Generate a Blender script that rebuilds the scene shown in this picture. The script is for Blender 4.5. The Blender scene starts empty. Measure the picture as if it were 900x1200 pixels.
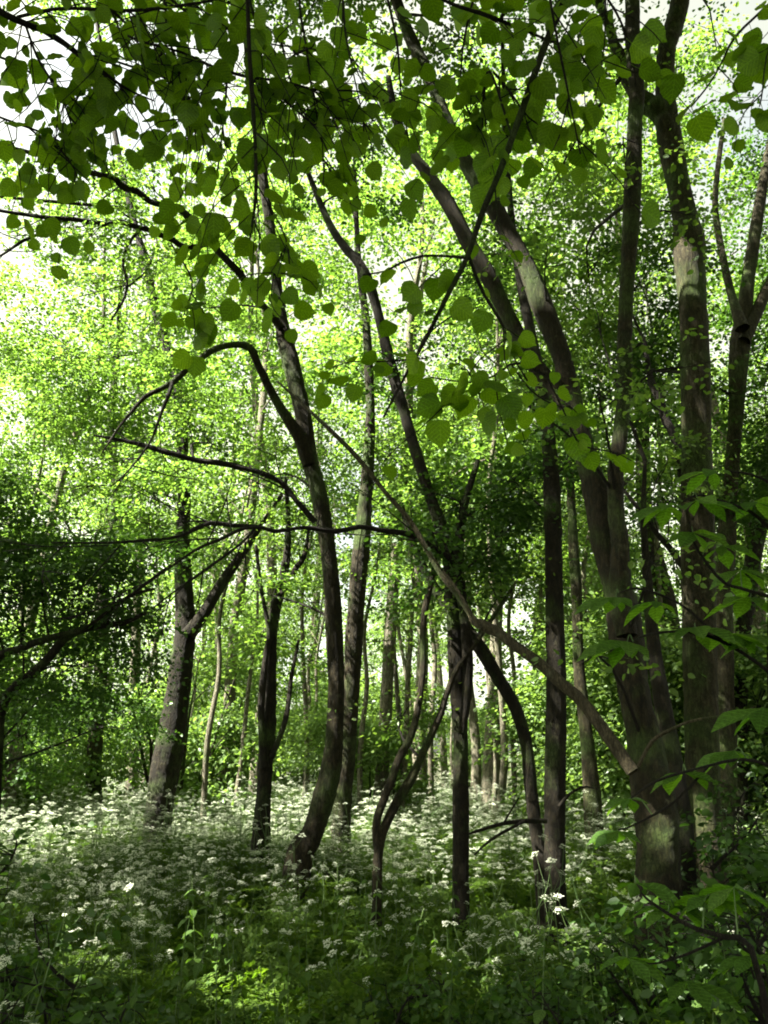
import bpy, math, random
import numpy as np
from mathutils import Vector, Matrix

S = bpy.context.scene
C = S.collection
R = math.radians
rng = np.random.default_rng(11)

# ------------------------------------------------------------------ camera, world, sun, exposure
PITCH = R(16.5); FPX = 942.0; CAM = np.array((0.0, 0.0, 1.55))
cam = bpy.data.cameras.new('camera'); co = bpy.data.objects.new('camera', cam); C.objects.link(co)
co.location = CAM; co.rotation_euler = (R(90) + PITCH, 0, 0)
cam.sensor_fit = 'VERTICAL'; cam.sensor_height = 36.0; cam.sensor_width = 27.0
cam.lens = 36.0 * FPX / 1200.0; cam.clip_start = 0.02; cam.clip_end = 2000
S.camera = co

SUN_EL, SUN_AZ = R(50), R(-105)         # azimuth from +Y, clockwise positive (the sun is at the left, a little behind)
SUN = np.array((math.cos(SUN_EL) * math.sin(SUN_AZ), math.cos(SUN_EL) * math.cos(SUN_AZ), math.sin(SUN_EL)))
W = bpy.data.worlds.new('World'); S.world = W; W.use_nodes = True
nt = W.node_tree; bg = nt.nodes['Background']
sky = nt.nodes.new('ShaderNodeTexSky'); sky.sky_type = 'NISHITA'; sky.sun_disc = False
sky.sun_elevation = SUN_EL; sky.sun_rotation = SUN_AZ
sky.air_density = 1.0; sky.dust_density = 4.0; sky.ozone_density = 1.0
tcw = nt.nodes.new('ShaderNodeTexCoord'); cn = nt.nodes.new('ShaderNodeTexNoise'); cn.inputs['Scale'].default_value = 2.6; cn.inputs['Detail'].default_value = 7
nt.links.new(tcw.outputs['Generated'], cn.inputs['Vector'])
cm_ = nt.nodes.new('ShaderNodeMapRange'); cm_.inputs[1].default_value = .36; cm_.inputs[2].default_value = .52; cm_.inputs[3].default_value = .65; nt.links.new(cn.outputs['Fac'], cm_.inputs[0])
bw = nt.nodes.new('ShaderNodeRGBToBW'); nt.links.new(sky.outputs[0], bw.inputs[0])
cl = nt.nodes.new('ShaderNodeVectorMath'); cl.operation = 'SCALE'; cl.inputs[0].default_value = (1.45, 1.48, 1.2); nt.links.new(bw.outputs[0], cl.inputs['Scale'])
cx_ = nt.nodes.new('ShaderNodeMix'); cx_.data_type = 'RGBA'; nt.links.new(cm_.outputs[0], cx_.inputs['Factor']); nt.links.new(sky.outputs[0], cx_.inputs['A']); nt.links.new(cl.outputs[0], cx_.inputs['B'])
nt.links.new(cx_.outputs['Result'], bg.inputs[0])          # bright broken cloud over the sky
bg.inputs[1].default_value = 0.05
sl = bpy.data.lights.new('sun', 'SUN'); so = bpy.data.objects.new('sun', sl); C.objects.link(so)
sl.energy = 5.0; sl.angle = R(0.53); sl.color = (1.0, 0.95, 0.84)
so.rotation_euler = Vector(-SUN).to_track_quat('-Z', 'Y').to_euler(); so.location = (-20, 8, 30)
S.view_settings.view_transform = 'Standard'; S.view_settings.look = 'None'
S.view_settings.exposure = 3.3; S.view_settings.gamma = 1.0
S.cycles.max_bounces = 8; S.cycles.diffuse_bounces = 5; S.cycles.glossy_bounces = 2
S.cycles.transmission_bounces = 6; S.cycles.transparent_max_bounces = 8
S.cycles.caustics_reflective = False; S.cycles.caustics_refractive = False
S.cycles.sample_clamp_indirect = 6.0; S.cycles.filter_width = 1.9

# ------------------------------------------------------------------ helpers
def ray(px, py):
    a = (np.asarray(px, float) - 450) / FPX; b = (600 - np.asarray(py, float)) / FPX
    c, s = math.cos(PITCH), math.sin(PITCH)
    return np.stack([a, c - b * s, s + b * c], -1)

def at(px, py, d):
    v = ray(px, py); t = np.asarray(d, float) / v[..., 1]
    return CAM + v * t[..., None], t

def gz(x, y):
    return 0.06 * np.sin(x * 0.7 + 1.3) * np.cos(y * 0.55) + 0.05 * np.sin(x * 1.9 + y * 1.3)

def link(name, data, parent=None, loc=None):
    o = bpy.data.objects.new(name, data); C.objects.link(o)
    if parent is not None: o.parent = parent
    if loc is not None: o.location = loc
    return o

def tag(o, label=None, cat=None, group=None, kind=None):
    if label: o['label'] = label
    if cat: o['category'] = cat
    if group: o['group'] = group
    if kind: o['kind'] = kind
    return o

def empty(name, loc, label, cat, group=None):
    return tag(link(name, None, None, loc), label, cat, group)

def mesh_np(name, V, F, mat, smooth=False, mats=None, mi=None):
    """V (n,3); F list of (m,k) arrays, k = 3 or 4"""
    me = bpy.data.meshes.new(name)
    V = np.ascontiguousarray(V, np.float32)
    F = [np.asarray(f, np.int32) for f in F if len(f)]
    nl = sum(f.size for f in F); nf = sum(len(f) for f in F)
    me.vertices.add(len(V)); me.vertices.foreach_set('co', V.ravel())
    me.loops.add(nl); me.loops.foreach_set('vertex_index', np.concatenate([f.ravel() for f in F]))
    tot = np.concatenate([np.full(len(f), f.shape[1], np.int32) for f in F])
    st = np.concatenate([[0], np.cumsum(tot)[:-1]]).astype(np.int32)
    me.polygons.add(nf); me.polygons.foreach_set('loop_start', st); me.polygons.foreach_set('loop_total', tot)
    if smooth: me.polygons.foreach_set('use_smooth', np.ones(nf, bool))
    for m in (mats or [mat]): me.materials.append(m)
    if mi is not None: me.polygons.foreach_set('material_index', np.asarray(mi, np.int32))
    me.update(calc_edges=True)
    return me

class MB:
    def __init__(s): s.v = []; s.f3 = []; s.f4 = []; s.n = 0
    def add(s, V, F):
        V = np.asarray(V, float).reshape(-1, 3); F = np.asarray(F, np.int64)
        (s.f4 if F.shape[1] == 4 else s.f3).append(F + s.n); s.v.append(V); s.n += len(V)
    def mesh(s, name, mat, smooth=False, off=(0, 0, 0)):
        F = []
        if s.f3: F.append(np.concatenate(s.f3))
        if s.f4: F.append(np.concatenate(s.f4))
        return mesh_np(name, np.concatenate(s.v) - np.asarray(off), F, mat, smooth)

def catmull(P, n):
    P = np.asarray(P, float)
    if len(P) == 2:
        t = np.linspace(0, 1, n)[:, None]; return P[0] * (1 - t) + P[1] * t
    Q = np.concatenate([[2 * P[0] - P[1]], P, [2 * P[-1] - P[-2]]])
    u = np.linspace(0, len(P) - 1 - 1e-9, n); i = u.astype(int); t = (u - i)[:, None]
    a, b, c, d = Q[i], Q[i + 1], Q[i + 2], Q[i + 3]
    return 0.5 * (2 * b + (c - a) * t + (2 * a - 5 * b + 4 * c - d) * t ** 2 + (3 * b - a - 3 * c + d) * t ** 3)

def tube(mb, P, r, sides=8, step=None, bark=0.0, seed=0, cap=True):
    """tapered tube through P (k,3) with radii r (k)"""
    P = np.asarray(P, float); r = np.asarray(r, float)
    L = np.linalg.norm(np.diff(P, axis=0), axis=1).sum()
    n = max(len(P), int(L / step) + 2) if step else len(P) * 2
    X = catmull(np.column_stack([P, r]), n); Q, rr = X[:, :3], np.maximum(X[:, 3], 0.0008)
    T = np.gradient(Q, axis=0); T /= np.linalg.norm(T, axis=1)[:, None] + 1e-9
    ref = np.array((0.31, 0.95, 0.05)) if abs(T[0] @ np.array((0.31, 0.95, 0.05))) < 0.9 else np.array((1.0, 0, 0.1))
    U = np.zeros_like(T); u = ref - T[0] * (ref @ T[0])
    for i in range(n):
        u = u - T[i] * (u @ T[i]); u /= np.linalg.norm(u) + 1e-9; U[i] = u
    B = np.cross(T, U); a = np.linspace(0, 2 * math.pi, sides, endpoint=False)
    s = np.concatenate([[0], np.cumsum(np.linalg.norm(np.diff(Q, axis=0), axis=1))])[:, None]
    k = np.ones((n, sides))
    if bark:
        g = np.random.default_rng(seed)
        for m in range(2, 6):
            k += bark * 1.1 / m * np.sin(m * a[None] + g.uniform(0, 6.3) + s * g.uniform(-1.5, 1.5) + np.sin(s * g.uniform(1, 4)) * 0.7)
        k += bark * 0.45 * g.standard_normal((n, sides))
        k += bark * 1.2 * np.sin(s * g.uniform(2, 5) + g.uniform(0, 6)) * np.sin(s * 1.3)
    ring = Q[:, None] + (rr[:, None] * k)[..., None] * (np.cos(a)[None, :, None] * U[:, None] + np.sin(a)[None, :, None] * B[:, None])
    i = np.arange(n - 1)[:, None] * sides; j = np.arange(sides)[None]; j2 = (j + 1) % sides
    F = np.stack([i + j, i + j2, i + sides + j2, i + sides + j], -1).reshape(-1, 4)
    mb.add(ring.reshape(-1, 3), F)
    if cap:
        mb.add(np.concatenate([ring[-1], Q[-1:] + T[-1:] * rr[-1]]), np.stack([j[0], j2[0], np.full(sides, sides)], -1))

def norm(v): return v / (np.linalg.norm(v, axis=-1, keepdims=True) + 1e-9)

HEX = np.array([(0, 0, 0), (.33, .26, .05), (.27, .68, .04), (0, 1, -.06), (-.27, .68, .04), (-.33, .26, .05)])
HEXF = np.array([(0, 1, 2, 3), (0, 3, 4, 5)])
DIA = np.array([(0, 0, 0), (.36, .45, .05), (0, 1, -.04), (-.36, .45, .05)])
DIAF = np.array([(0, 1, 2, 3)])

def leaves(mb, P, A, N, size, shape='hex', w=1.0):
    T, F = (HEX, HEXF) if shape == 'hex' else (DIA, DIAF)
    A = norm(A); Sd = norm(np.cross(A, N)); N = np.cross(Sd, A); s = size[:, None, None]
    V = P[:, None] + s * (T[None, :, 0:1] * w * Sd[:, None] + T[None, :, 1:2] * A[:, None] + T[None, :, 2:3] * N[:, None])
    n, k = len(P), len(T)
    mb.add(V.reshape(-1, 3), (np.arange(n)[:, None, None] * k + F[None]).reshape(-1, F.shape[1]))

UP = np.array((0, 0, 1.0))
def sprays(mb, cen, axis, n=14, L=0.5, size=0.07, g=rng, shape='hex', flat=0.35, w=1.0):
    """leafy twig sprays: leaves set alternately along an axis, lying in layers"""
    m = len(cen); axis = norm(axis); side = norm(np.cross(axis, UP + 0.25 * g.standard_normal((m, 3))))
    t = np.linspace(0.05, 1, n)[None, :] + g.uniform(-.04, .04, (m, n))
    sg = np.where(np.arange(n) % 2 == 0, 1, -1)[None, :] * np.ones((m, 1))
    Lm = L * g.uniform(.6, 1.3, (m, 1))
    off = sg * (0.28 * (1.1 - 0.7 * t)) * Lm * g.uniform(.1, 1.1, (m, n))
    P = cen[:, None] + axis[:, None] * (t * Lm)[..., None] + side[:, None] * off[..., None]
    P = P + g.standard_normal((m, n, 3)) * 0.045 * L * 2 - UP * (t ** 2 * Lm * 0.15)[..., None]
    A = axis[:, None] * 0.6 + side[:, None] * (sg * 0.8)[..., None] - UP * 0.25 + g.standard_normal((m, n, 3)) * 0.35
    N = UP[None, None] + g.standard_normal((m, n, 3)) * flat
    sz = size * g.uniform(.55, 1.2, (m, n))
    leaves(mb, P.reshape(-1, 3), A.reshape(-1, 3), N.reshape(-1, 3), sz.ravel(), shape, w)

# ------------------------------------------------------------------ materials
def nodes(name):
    m = bpy.data.materials.new(name); m.use_nodes = True; t = m.node_tree; t.nodes.clear()
    return m, t, t.nodes.new, t.links.new

def leaf_mat(name, c0, c1, trans, tmix=0.5, gloss=0.12, rough=0.4, veins=False, flower=False):
    m, t, nn, ln = nodes(name)
    out = nn('ShaderNodeOutputMaterial'); geo = nn('ShaderNodeNewGeometry'); oi = nn('ShaderNodeObjectInfo')
    add = nn('ShaderNodeMath'); add.operation = 'ADD'; ln(geo.outputs['Random Per Island'], add.inputs[0]); ln(oi.outputs['Random'], add.inputs[1])
    fr = nn('ShaderNodeMath'); fr.operation = 'FRACT'; ln(add.outputs[0], fr.inputs[0])
    mix = nn('ShaderNodeMix'); mix.data_type = 'RGBA'; mix.inputs['A'].default_value = (*c0, 1); mix.inputs['B'].default_value = (*c1, 1)
    ln(fr.outputs[0], mix.inputs['Factor']); col = mix.outputs['Result']
    tc = nn('ShaderNodeTexCoord')
    no = nn('ShaderNodeTexNoise'); no.inputs['Scale'].default_value = 18 if veins else 1.3; ln(tc.outputs['Object'], no.inputs['Vector'])
    mr = nn('ShaderNodeMapRange'); mr.inputs[1].default_value = .3; mr.inputs[2].default_value = .7; mr.inputs[3].default_value = .72; mr.inputs[4].default_value = 1.25
    ln(no.outputs['Fac'], mr.inputs[0])
    mul = nn('ShaderNodeVectorMath'); mul.operation = 'SCALE'; ln(col, mul.inputs[0]); ln(mr.outputs[0], mul.inputs['Scale']); col = mul.outputs[0]
    bump = None
    if veins:
        sx = nn('ShaderNodeSeparateXYZ'); ln(tc.outputs['Object'], sx.inputs[0])
        ab = nn('ShaderNodeMath'); ab.operation = 'ABSOLUTE'; ln(sx.outputs['X'], ab.inputs[0])
        k = nn('ShaderNodeMath'); k.operation = 'MULTIPLY_ADD'; k.inputs[1].default_value = -0.9; ln(ab.outputs[0], k.inputs[0]); ln(sx.outputs['Y'], k.inputs[2])
        f = nn('ShaderNodeMath'); f.operation = 'PINGPONG'; f.inputs[1].default_value = veins / 2; ln(k.outputs[0], f.inputs[0])
        lt = nn('ShaderNodeMapRange'); lt.inputs[1].default_value = 0; lt.inputs[2].default_value = veins * .12; lt.inputs[3].default_value = 1; lt.inputs[4].default_value = 0; ln(f.outputs[0], lt.inputs[0])
        md = nn('ShaderNodeMapRange'); md.inputs[1].default_value = 0; md.inputs[2].default_value = veins * .1; md.inputs[3].default_value = 1; md.inputs[4].default_value = 0; ln(ab.outputs[0], md.inputs[0])
        mx = nn('ShaderNodeMath'); mx.operation = 'MAXIMUM'; ln(lt.outputs[0], mx.inputs[0]); ln(md.outputs[0], mx.inputs[1])
        vm = nn('ShaderNodeMath'); vm.operation = 'MULTIPLY_ADD'; vm.inputs[1].default_value = 0.75; vm.inputs[2].default_value = 1; ln(mx.outputs[0], vm.inputs[0])
        m2 = nn('ShaderNodeVectorMath'); m2.operation = 'SCALE'; ln(col, m2.inputs[0]); ln(vm.outputs[0], m2.inputs['Scale']); col = m2.outputs[0]
        bump = nn('ShaderNodeBump'); bump.inputs['Strength'].default_value = .5; bump.inputs['Distance'].default_value = .002; ln(mx.outputs[0], bump.inputs['Height'])
    d = nn('ShaderNodeBsdfDiffuse'); ln(col, d.inputs[0])
    tr = nn('ShaderNodeBsdfTranslucent')
    ts = nn('ShaderNodeVectorMath'); ts.operation = 'MULTIPLY'; ln(col, ts.inputs[0]); ts.inputs[1].default_value = trans; ln(ts.outputs[0], tr.inputs[0])
    gl = nn('ShaderNodeBsdfGlossy'); gl.inputs['Roughness'].default_value = rough; gl.inputs[0].default_value = (.9, 1, .9, 1)
    ms = nn('ShaderNodeMixShader'); ms.inputs[0].default_value = tmix; ln(d.outputs[0], ms.inputs[1]); ln(tr.outputs[0], ms.inputs[2])
    fn = nn('ShaderNodeLayerWeight'); fn.inputs[0].default_value = .35
    fp = nn('ShaderNodeMath'); fp.operation = 'POWER'; fp.inputs[1].default_value = 3.0; ln(fn.outputs['Facing'], fp.inputs[0])
    fc = nn('ShaderNodeMath'); fc.operation = 'MULTIPLY_ADD'; fc.inputs[1].default_value = gloss; fc.inputs[2].default_value = gloss * .35; ln(fp.outputs[0], fc.inputs[0])
    m3 = nn('ShaderNodeMixShader'); ln(fc.outputs[0], m3.inputs[0]); ln(ms.outputs[0], m3.inputs[1]); ln(gl.outputs[0], m3.inputs[2])
    if bump:
        for x in (d, gl): ln(bump.outputs[0], x.inputs['Normal'])
    ln(m3.outputs[0], out.inputs[0])
    return m

def bark_mat(name, c0, c1, moss=0.0, scale=9.0, lichen=(.15, .16, .10)):
    m, t, nn, ln = nodes(name)
    out = nn('ShaderNodeOutputMaterial'); p = nn('ShaderNodeBsdfPrincipled'); tc = nn('ShaderNodeTexCoord')
    mp = nn('ShaderNodeMapping'); mp.inputs['Scale'].default_value = (scale, scale, scale * .3); ln(tc.outputs['Object'], mp.inputs[0])
    n1 = nn('ShaderNodeTexNoise'); n1.inputs['Scale'].default_value = 3.2; n1.inputs['Detail'].default_value = 9; n1.inputs['Roughness'].default_value = .68; ln(mp.outputs[0], n1.inputs['Vector'])
    vo = nn('ShaderNodeTexVoronoi'); vo.feature = 'DISTANCE_TO_EDGE'; vo.inputs['Scale'].default_value = 3.0
    wv = nn('ShaderNodeVectorMath'); wv.operation = 'ADD'; ln(mp.outputs[0], wv.inputs[0]); ln(n1.outputs['Color'], wv.inputs[1]); ln(wv.outputs[0], vo.inputs['Vector'])
    n2 = nn('ShaderNodeTexNoise'); n2.inputs['Scale'].default_value = 2.1; n2.inputs['Detail'].default_value = 5; ln(tc.outputs['Object'], n2.inputs['Vector'])
    n3 = nn('ShaderNodeTexNoise'); n3.inputs['Scale'].default_value = 14; n3.inputs['Detail'].default_value = 4; ln(tc.outputs['Object'], n3.inputs['Vector'])
    cr = nn('ShaderNodeMix'); cr.data_type = 'RGBA'; cr.inputs['A'].default_value = (*c0, 1); cr.inputs['B'].default_value = (*c1, 1)
    r1 = nn('ShaderNodeMapRange'); r1.inputs[1].default_value = .35; r1.inputs[2].default_value = .68; ln(n1.outputs['Fac'], r1.inputs[0]); ln(r1.outputs[0], cr.inputs['Factor'])
    lc = nn('ShaderNodeMix'); lc.data_type = 'RGBA'; lc.inputs['B'].default_value = (*lichen, 1); ln(cr.outputs['Result'], lc.inputs['A'])
    r2 = nn('ShaderNodeMapRange'); r2.inputs[1].default_value = .6; r2.inputs[2].default_value = .72; r2.inputs[4].default_value = .55; ln(n3.outputs['Fac'], r2.inputs[0]); ln(r2.outputs[0], lc.inputs['Factor'])
    mo = nn('ShaderNodeMix'); mo.data_type = 'RGBA'; mo.inputs['B'].default_value = (.05, .085, .018, 1); ln(lc.outputs['Result'], mo.inputs['A'])
    r3 = nn('ShaderNodeMapRange'); r3.inputs[1].default_value = .62 - moss * .3; r3.inputs[2].default_value = .75 - moss * .25; r3.inputs[4].default_value = .75; ln(n2.outputs['Fac'], r3.inputs[0]); ln(r3.outputs[0], mo.inputs['Factor'])
    ck = nn('ShaderNodeMapRange'); ck.inputs[1].default_value = .0; ck.inputs[2].default_value = .16; ck.inputs[3].default_value = .35; ck.inputs[4].default_value = 1.0; ln(vo.outputs['Distance'], ck.inputs[0])
    fnn = nn('ShaderNodeTexNoise'); fnn.inputs['Scale'].default_value = 60; fnn.inputs['Detail'].default_value = 6; ln(mp.outputs[0], fnn.inputs['Vector'])
    fr_ = nn('ShaderNodeMapRange'); fr_.inputs[1].default_value = .3; fr_.inputs[2].default_value = .7; fr_.inputs[3].default_value = .6; fr_.inputs[4].default_value = 1.4; ln(fnn.outputs['Fac'], fr_.inputs[0])
    cm2 = nn('ShaderNodeMath'); cm2.operation = 'MULTIPLY'; ln(ck.outputs[0], cm2.inputs[0]); ln(fr_.outputs[0], cm2.inputs[1])
    cs = nn('ShaderNodeVectorMath'); cs.operation = 'SCALE'; ln(mo.outputs['Result'], cs.inputs[0]); ln(cm2.outputs[0], cs.inputs['Scale']); ln(cs.outputs[0], p.inputs['Base Color']); p.inputs['Roughness'].default_value = .9; p.inputs['Specular IOR Level'].default_value = .2
    hh = nn('ShaderNodeMath'); hh.operation = 'MULTIPLY_ADD'; hh.inputs[1].default_value = .7; ln(vo.outputs['Distance'], hh.inputs[0]); ln(n1.outputs['Fac'], hh.inputs[2])
    b = nn('ShaderNodeBump'); b.inputs['Strength'].default_value = .9; b.inputs['Distance'].default_value = .035; ln(hh.outputs[0], b.inputs['Height']); ln(b.outputs[0], p.inputs['Normal'])
    ln(p.outputs[0], out.inputs[0]); return m

M = {}
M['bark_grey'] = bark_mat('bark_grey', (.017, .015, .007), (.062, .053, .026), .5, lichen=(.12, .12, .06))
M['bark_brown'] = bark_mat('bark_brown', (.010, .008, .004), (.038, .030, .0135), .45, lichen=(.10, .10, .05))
M['bark_dark'] = bark_mat('bark_dark', (.0065, .0052, .0025), (.021, .0165, .0075), .35, lichen=(.05, .05, .022))  # darker copy of the brown bark, standing in for trunks in shade
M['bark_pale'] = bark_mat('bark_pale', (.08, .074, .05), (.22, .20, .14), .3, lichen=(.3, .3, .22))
M['twig_dark'] = bark_mat('twig_dark', (.010, .008, .006), (.028, .022, .015), 0, 30, lichen=(.05, .045, .03))
M['dead_wood'] = bark_mat('dead_wood', (.035, .029, .016), (.115, .095, .056), .35, 14)
TR = (2.05, 2.1, 1.0)
M['lime_leaf'] = leaf_mat('lime_leaf', (.045, .09, .007), (.082, .14, .012), (2.5, 2.6, .5), .54, .03, .45, veins=.16)
M['chestnut_leaf'] = leaf_mat('chestnut_leaf', (.045, .10, .014), (.07, .13, .02), (2.2, 2.4, .7), .5, .025, .45, veins=.12)
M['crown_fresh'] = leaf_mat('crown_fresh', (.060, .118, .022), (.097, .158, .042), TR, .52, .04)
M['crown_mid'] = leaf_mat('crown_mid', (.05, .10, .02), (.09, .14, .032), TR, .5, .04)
M['crown_deep'] = leaf_mat('crown_deep', (.024, .055, .012), (.045, .088, .018), (1.6, 1.8, .7), .4, .04)  # leaf colour darkened in place of shade on these crowns
M['bush_leaf'] = leaf_mat('bush_leaf', (.068, .12, .03), (.11, .17, .055), TR, .5, .04)
M['nettle_leaf'] = leaf_mat('nettle_leaf', (.036, .075, .012), (.065, .115, .02), (1.6, 1.8, .7), .4, .03, .5, veins=.014)
M['herb_leaf'] = leaf_mat('herb_leaf', (.045, .09, .012), (.08, .13, .02), (1.8, 1.9, .6), .45, .02, .5)
M['herb_stem'] = leaf_mat('herb_stem', (.06, .11, .03), (.09, .14, .04), (1, 1, 1), .15, .06)
M['petal'] = leaf_mat('petal', (.54, .60, .44), (.68, .70, .58), (1, 1, .95), .35, .02)

def ground_mat():
    m, t, nn, ln = nodes('woodland_soil'); out = nn('ShaderNodeOutputMaterial'); p = nn('ShaderNodeBsdfPrincipled'); tc = nn('ShaderNodeTexCoord')
    n = nn('ShaderNodeTexNoise'); n.inputs['Scale'].default_value = 2.5; n.inputs['Detail'].default_value = 10; ln(tc.outputs['Object'], n.inputs['Vector'])
    v = nn('ShaderNodeTexVoronoi'); v.inputs['Scale'].default_value = 28; ln(tc.outputs['Object'], v.inputs['Vector'])
    cr = nn('ShaderNodeValToRGB'); e = cr.color_ramp.elements; e[0].position = .35; e[0].color = (.022, .016, .010, 1); e[1].position = .65; e[1].color = (.05, .065, .02, 1)
    ln(n.outputs['Fac'], cr.inputs[0])
    mx = nn('ShaderNodeMix'); mx.data_type = 'RGBA'; mx.inputs['B'].default_value = (.085, .055, .028, 1); ln(cr.outputs[0], mx.inputs['A'])
    r = nn('ShaderNodeMapRange'); r.inputs[1].default_value = .1; r.inputs[2].default_value = .35; r.inputs[3].default_value = .6; r.inputs[4].default_value = 0; ln(v.outputs['Distance'], r.inputs[0]); ln(r.outputs[0], mx.inputs['Factor'])
    ln(mx.outputs['Result'], p.inputs['Base Color']); p.inputs['Roughness'].default_value = .95
    b = nn('ShaderNodeBump'); b.inputs['Distance'].default_value = .03; ln(v.outputs['Distance'], b.inputs['Height']); ln(b.outputs[0], p.inputs['Normal'])
    ln(p.outputs[0], out.inputs[0]); return m

# ------------------------------------------------------------------ ground
def build_ground():
    k = np.concatenate([-np.geomspace(400, 24, 14), np.linspace(-22, 22, 89), np.geomspace(24, 400, 14)])
    X, Y = np.meshgrid(k, k + 10, indexing='ij'); Z = gz(X, Y) * (np.hypot(X, Y) < 60) + 0
    n = len(k); i = np.arange(n - 1)[:, None] * n; j = np.arange(n - 1)[None]
    F = np.stack([i + j, i + n + j, i + n + j + 1, i + j + 1], -1).reshape(-1, 4)
    o = link('ground', mesh_np('ground', np.stack([X, Y, Z], -1).reshape(-1, 3), [F], ground_mat(), True))
    tag(o, 'dark woodland soil with leaf litter under the flowering plants', None, None, 'structure')
build_ground()

# ------------------------------------------------------------------ traced woodland trees
def path3(pts, d0, d1=None):
    """pixel polyline (x, y, width px) at depth d0 (first point) .. d1 (last): points and radii"""
    p = np.array(pts, float); d = np.linspace(d0, d1 if d1 is not None else d0, len(p))
    X, t = at(p[:, 0], p[:, 1], d)
    depth = t * 1.0
    return X, p[:, 2] * 0.5 / FPX * depth

def clump_sprays(mb, clumps, leaf, g, n=14, L=0.42, flat=0.65, shape='hex', w=1.0):
    """leafy masses: (px, py, depth, rx px, ry px, half depth m, leaf layers)"""
    tips = []
    for (px, py, d, rx, ry, rd, lai) in clumps:
        c, t = at(px, py, d); a, b = rx / FPX * t, ry / FPX * t
        area = math.pi * a * b; m = max(3, int(area * lai * 2.0 / (n * leaf * leaf * .42 * w)))
        ns = max(4, int(m / 18)); sub = norm(g.standard_normal((ns, 3))) * (g.uniform(0, 1, (ns, 1)) ** .4)
        k = g.integers(0, ns, m)
        q = sub[k] + g.standard_normal((m, 3)) * np.array((.13, .13, .06))
        cen = c + q * np.array((a, rd, b)); cen[:, 2] = np.maximum(cen[:, 2], .4)
        ax = q * np.array((1, 1, .25)) * .7 + g.standard_normal((m, 3)) * np.array((.8, .8, .25)) - UP * .12
        sprays(mb, cen, ax, n, L, leaf, g, shape, flat, w)
        tips.append((c, c + sub * np.array((a, rd, b))))
    return tips

def tree(name, label, cat, group, stems, mat, clumps=(), leafmat='crown_mid', leaf=.06, twigmat='twig_dark', sides=20, step=.06, bark=.06, seed=1, spray=(14, .42), twigr=.011, limbs=()):
    """stems: list of (part name, pts, d0, d1[, root to ground]). limbs likewise, drawn with fewer sides"""
    g = np.random.default_rng(seed)
    X0, r0 = path3(stems[0][1], stems[0][2], stems[0][3])
    b = X0[0].copy(); base = np.array((b[0], b[1], 0.0)); base[2] = float(gz(base[0], base[1]))
    e = empty(name, base, label, cat, group)
    allp = []
    for q, st in enumerate(list(stems) + list(limbs)):
        X, r = path3(st[1], st[2], st[3])
        if len(st) > 4 and st[4]:                      # root flare down to the ground
            dz = X[0][2] - base[2]; dirv = norm(X[0] - X[1]); k = dz / max(-dirv[2], .35)
            foot = X[0] + dirv * k * .3; foot[2] = base[2] - .12
            mid = X[0] * .45 + foot * .55
            if dz > .06:
                X = np.concatenate([[foot], [mid], X]); r = np.concatenate([[r[0] * 1.9], [r[0] * 1.15], r])
        mb = MB(); lim = q >= len(stems)
        if lim or st[0] == 'branch':                   # branches kink at their nodes
            Q = catmull(np.column_stack([X, r]), max(len(X), int(np.linalg.norm(np.diff(X, axis=0), axis=1).sum() / .16))); Q[1:-1, :3] += g.standard_normal((len(Q) - 2, 3)) * .014; Q[1:-1, 3] *= g.uniform(.85, 1.18, len(Q) - 2); X, r = Q[:, :3], Q[:, 3]
        sd = 8 if lim else sides
        if r.max() < .02: sd = 6
        tube(mb, X, r, sd, step if not lim else .09, bark if r.max() > .02 else bark * .6, seed * 31 + q)
        link(st[0], mb.mesh(st[0], M[mat] if not lim else M[twigmat], True, base), e)
        n = max(3, int(np.linalg.norm(np.diff(X, axis=0), axis=1).sum() / .25)); allp.append(catmull(X, n))
    tl = [(path3(st[1], st[2], st[3])) for st in list(limbs) + [q for q in stems if q[0] == 'branch']]
    if tl:
        ft = MB()
        for X, r in tl:
            Q = catmull(X, max(6, int(np.linalg.norm(np.diff(X, axis=0), axis=1).sum() / .07)))
            for k in range(2, len(Q) - 1):
                if g.uniform() > .55: continue
                T = norm(Q[k + 1] - Q[k]); dv = norm(T * .7 + g.standard_normal(3) * np.array((.6, .5, .8))); Ln = g.uniform(.2, .95)
                p1 = Q[k] + dv * Ln * .5 + g.standard_normal(3) * .03; p2 = p1 + norm(dv + g.standard_normal(3) * .4) * Ln * .5; rr0 = g.uniform(.004, .008)
                tube(ft, [Q[k], p1, p2], [rr0, rr0 * .75, .0012], 4, cap=False)
                for _ in range(2):
                    q1 = p1 + norm(dv + g.standard_normal(3) * .8) * Ln * g.uniform(.2, .5); tube(ft, [p1, (p1 + q1) / 2 + g.standard_normal(3) * .015, q1], [rr0 * .6, rr0 * .5, .001], 4, cap=False)
        tag(link('fine_twigs', ft.mesh('fine_twigs', M[twigmat], True, base), e), kind='stuff')
    if clumps:
        mb = MB(); tips = clump_sprays(mb, clumps, leaf, g, spray[0], spray[1])
        A = np.concatenate(allp); tw = MB()
        for c, tp in tips:
            j = np.argmin(np.linalg.norm(A - (c - UP * .5), axis=1)); root = A[j]
            h = np.linalg.norm(c - root)
            m1 = root * .5 + c * .5 + UP * h * .08 + g.standard_normal(3) * .06 * h
            tube(tw, [root, m1, c], [min(.03, .008 + h * .007), .007 + h * .003, .006], 6)
            for p in tp[:40]:
                s = c + (m1 - c) * g.uniform(0, .5)
                mm = (s + p) * .5 + g.standard_normal(3) * .08 * np.linalg.norm(p - s)
                tube(tw, [s, mm, p], [.0065, .0045, .0018], 4, cap=False)
        tag(link('twigs', tw.mesh('twigs', M[twigmat], True, base), e), kind='stuff')
        link('crown', mb.mesh('crown', M[leafmat], False, base), e)
    return e

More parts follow.
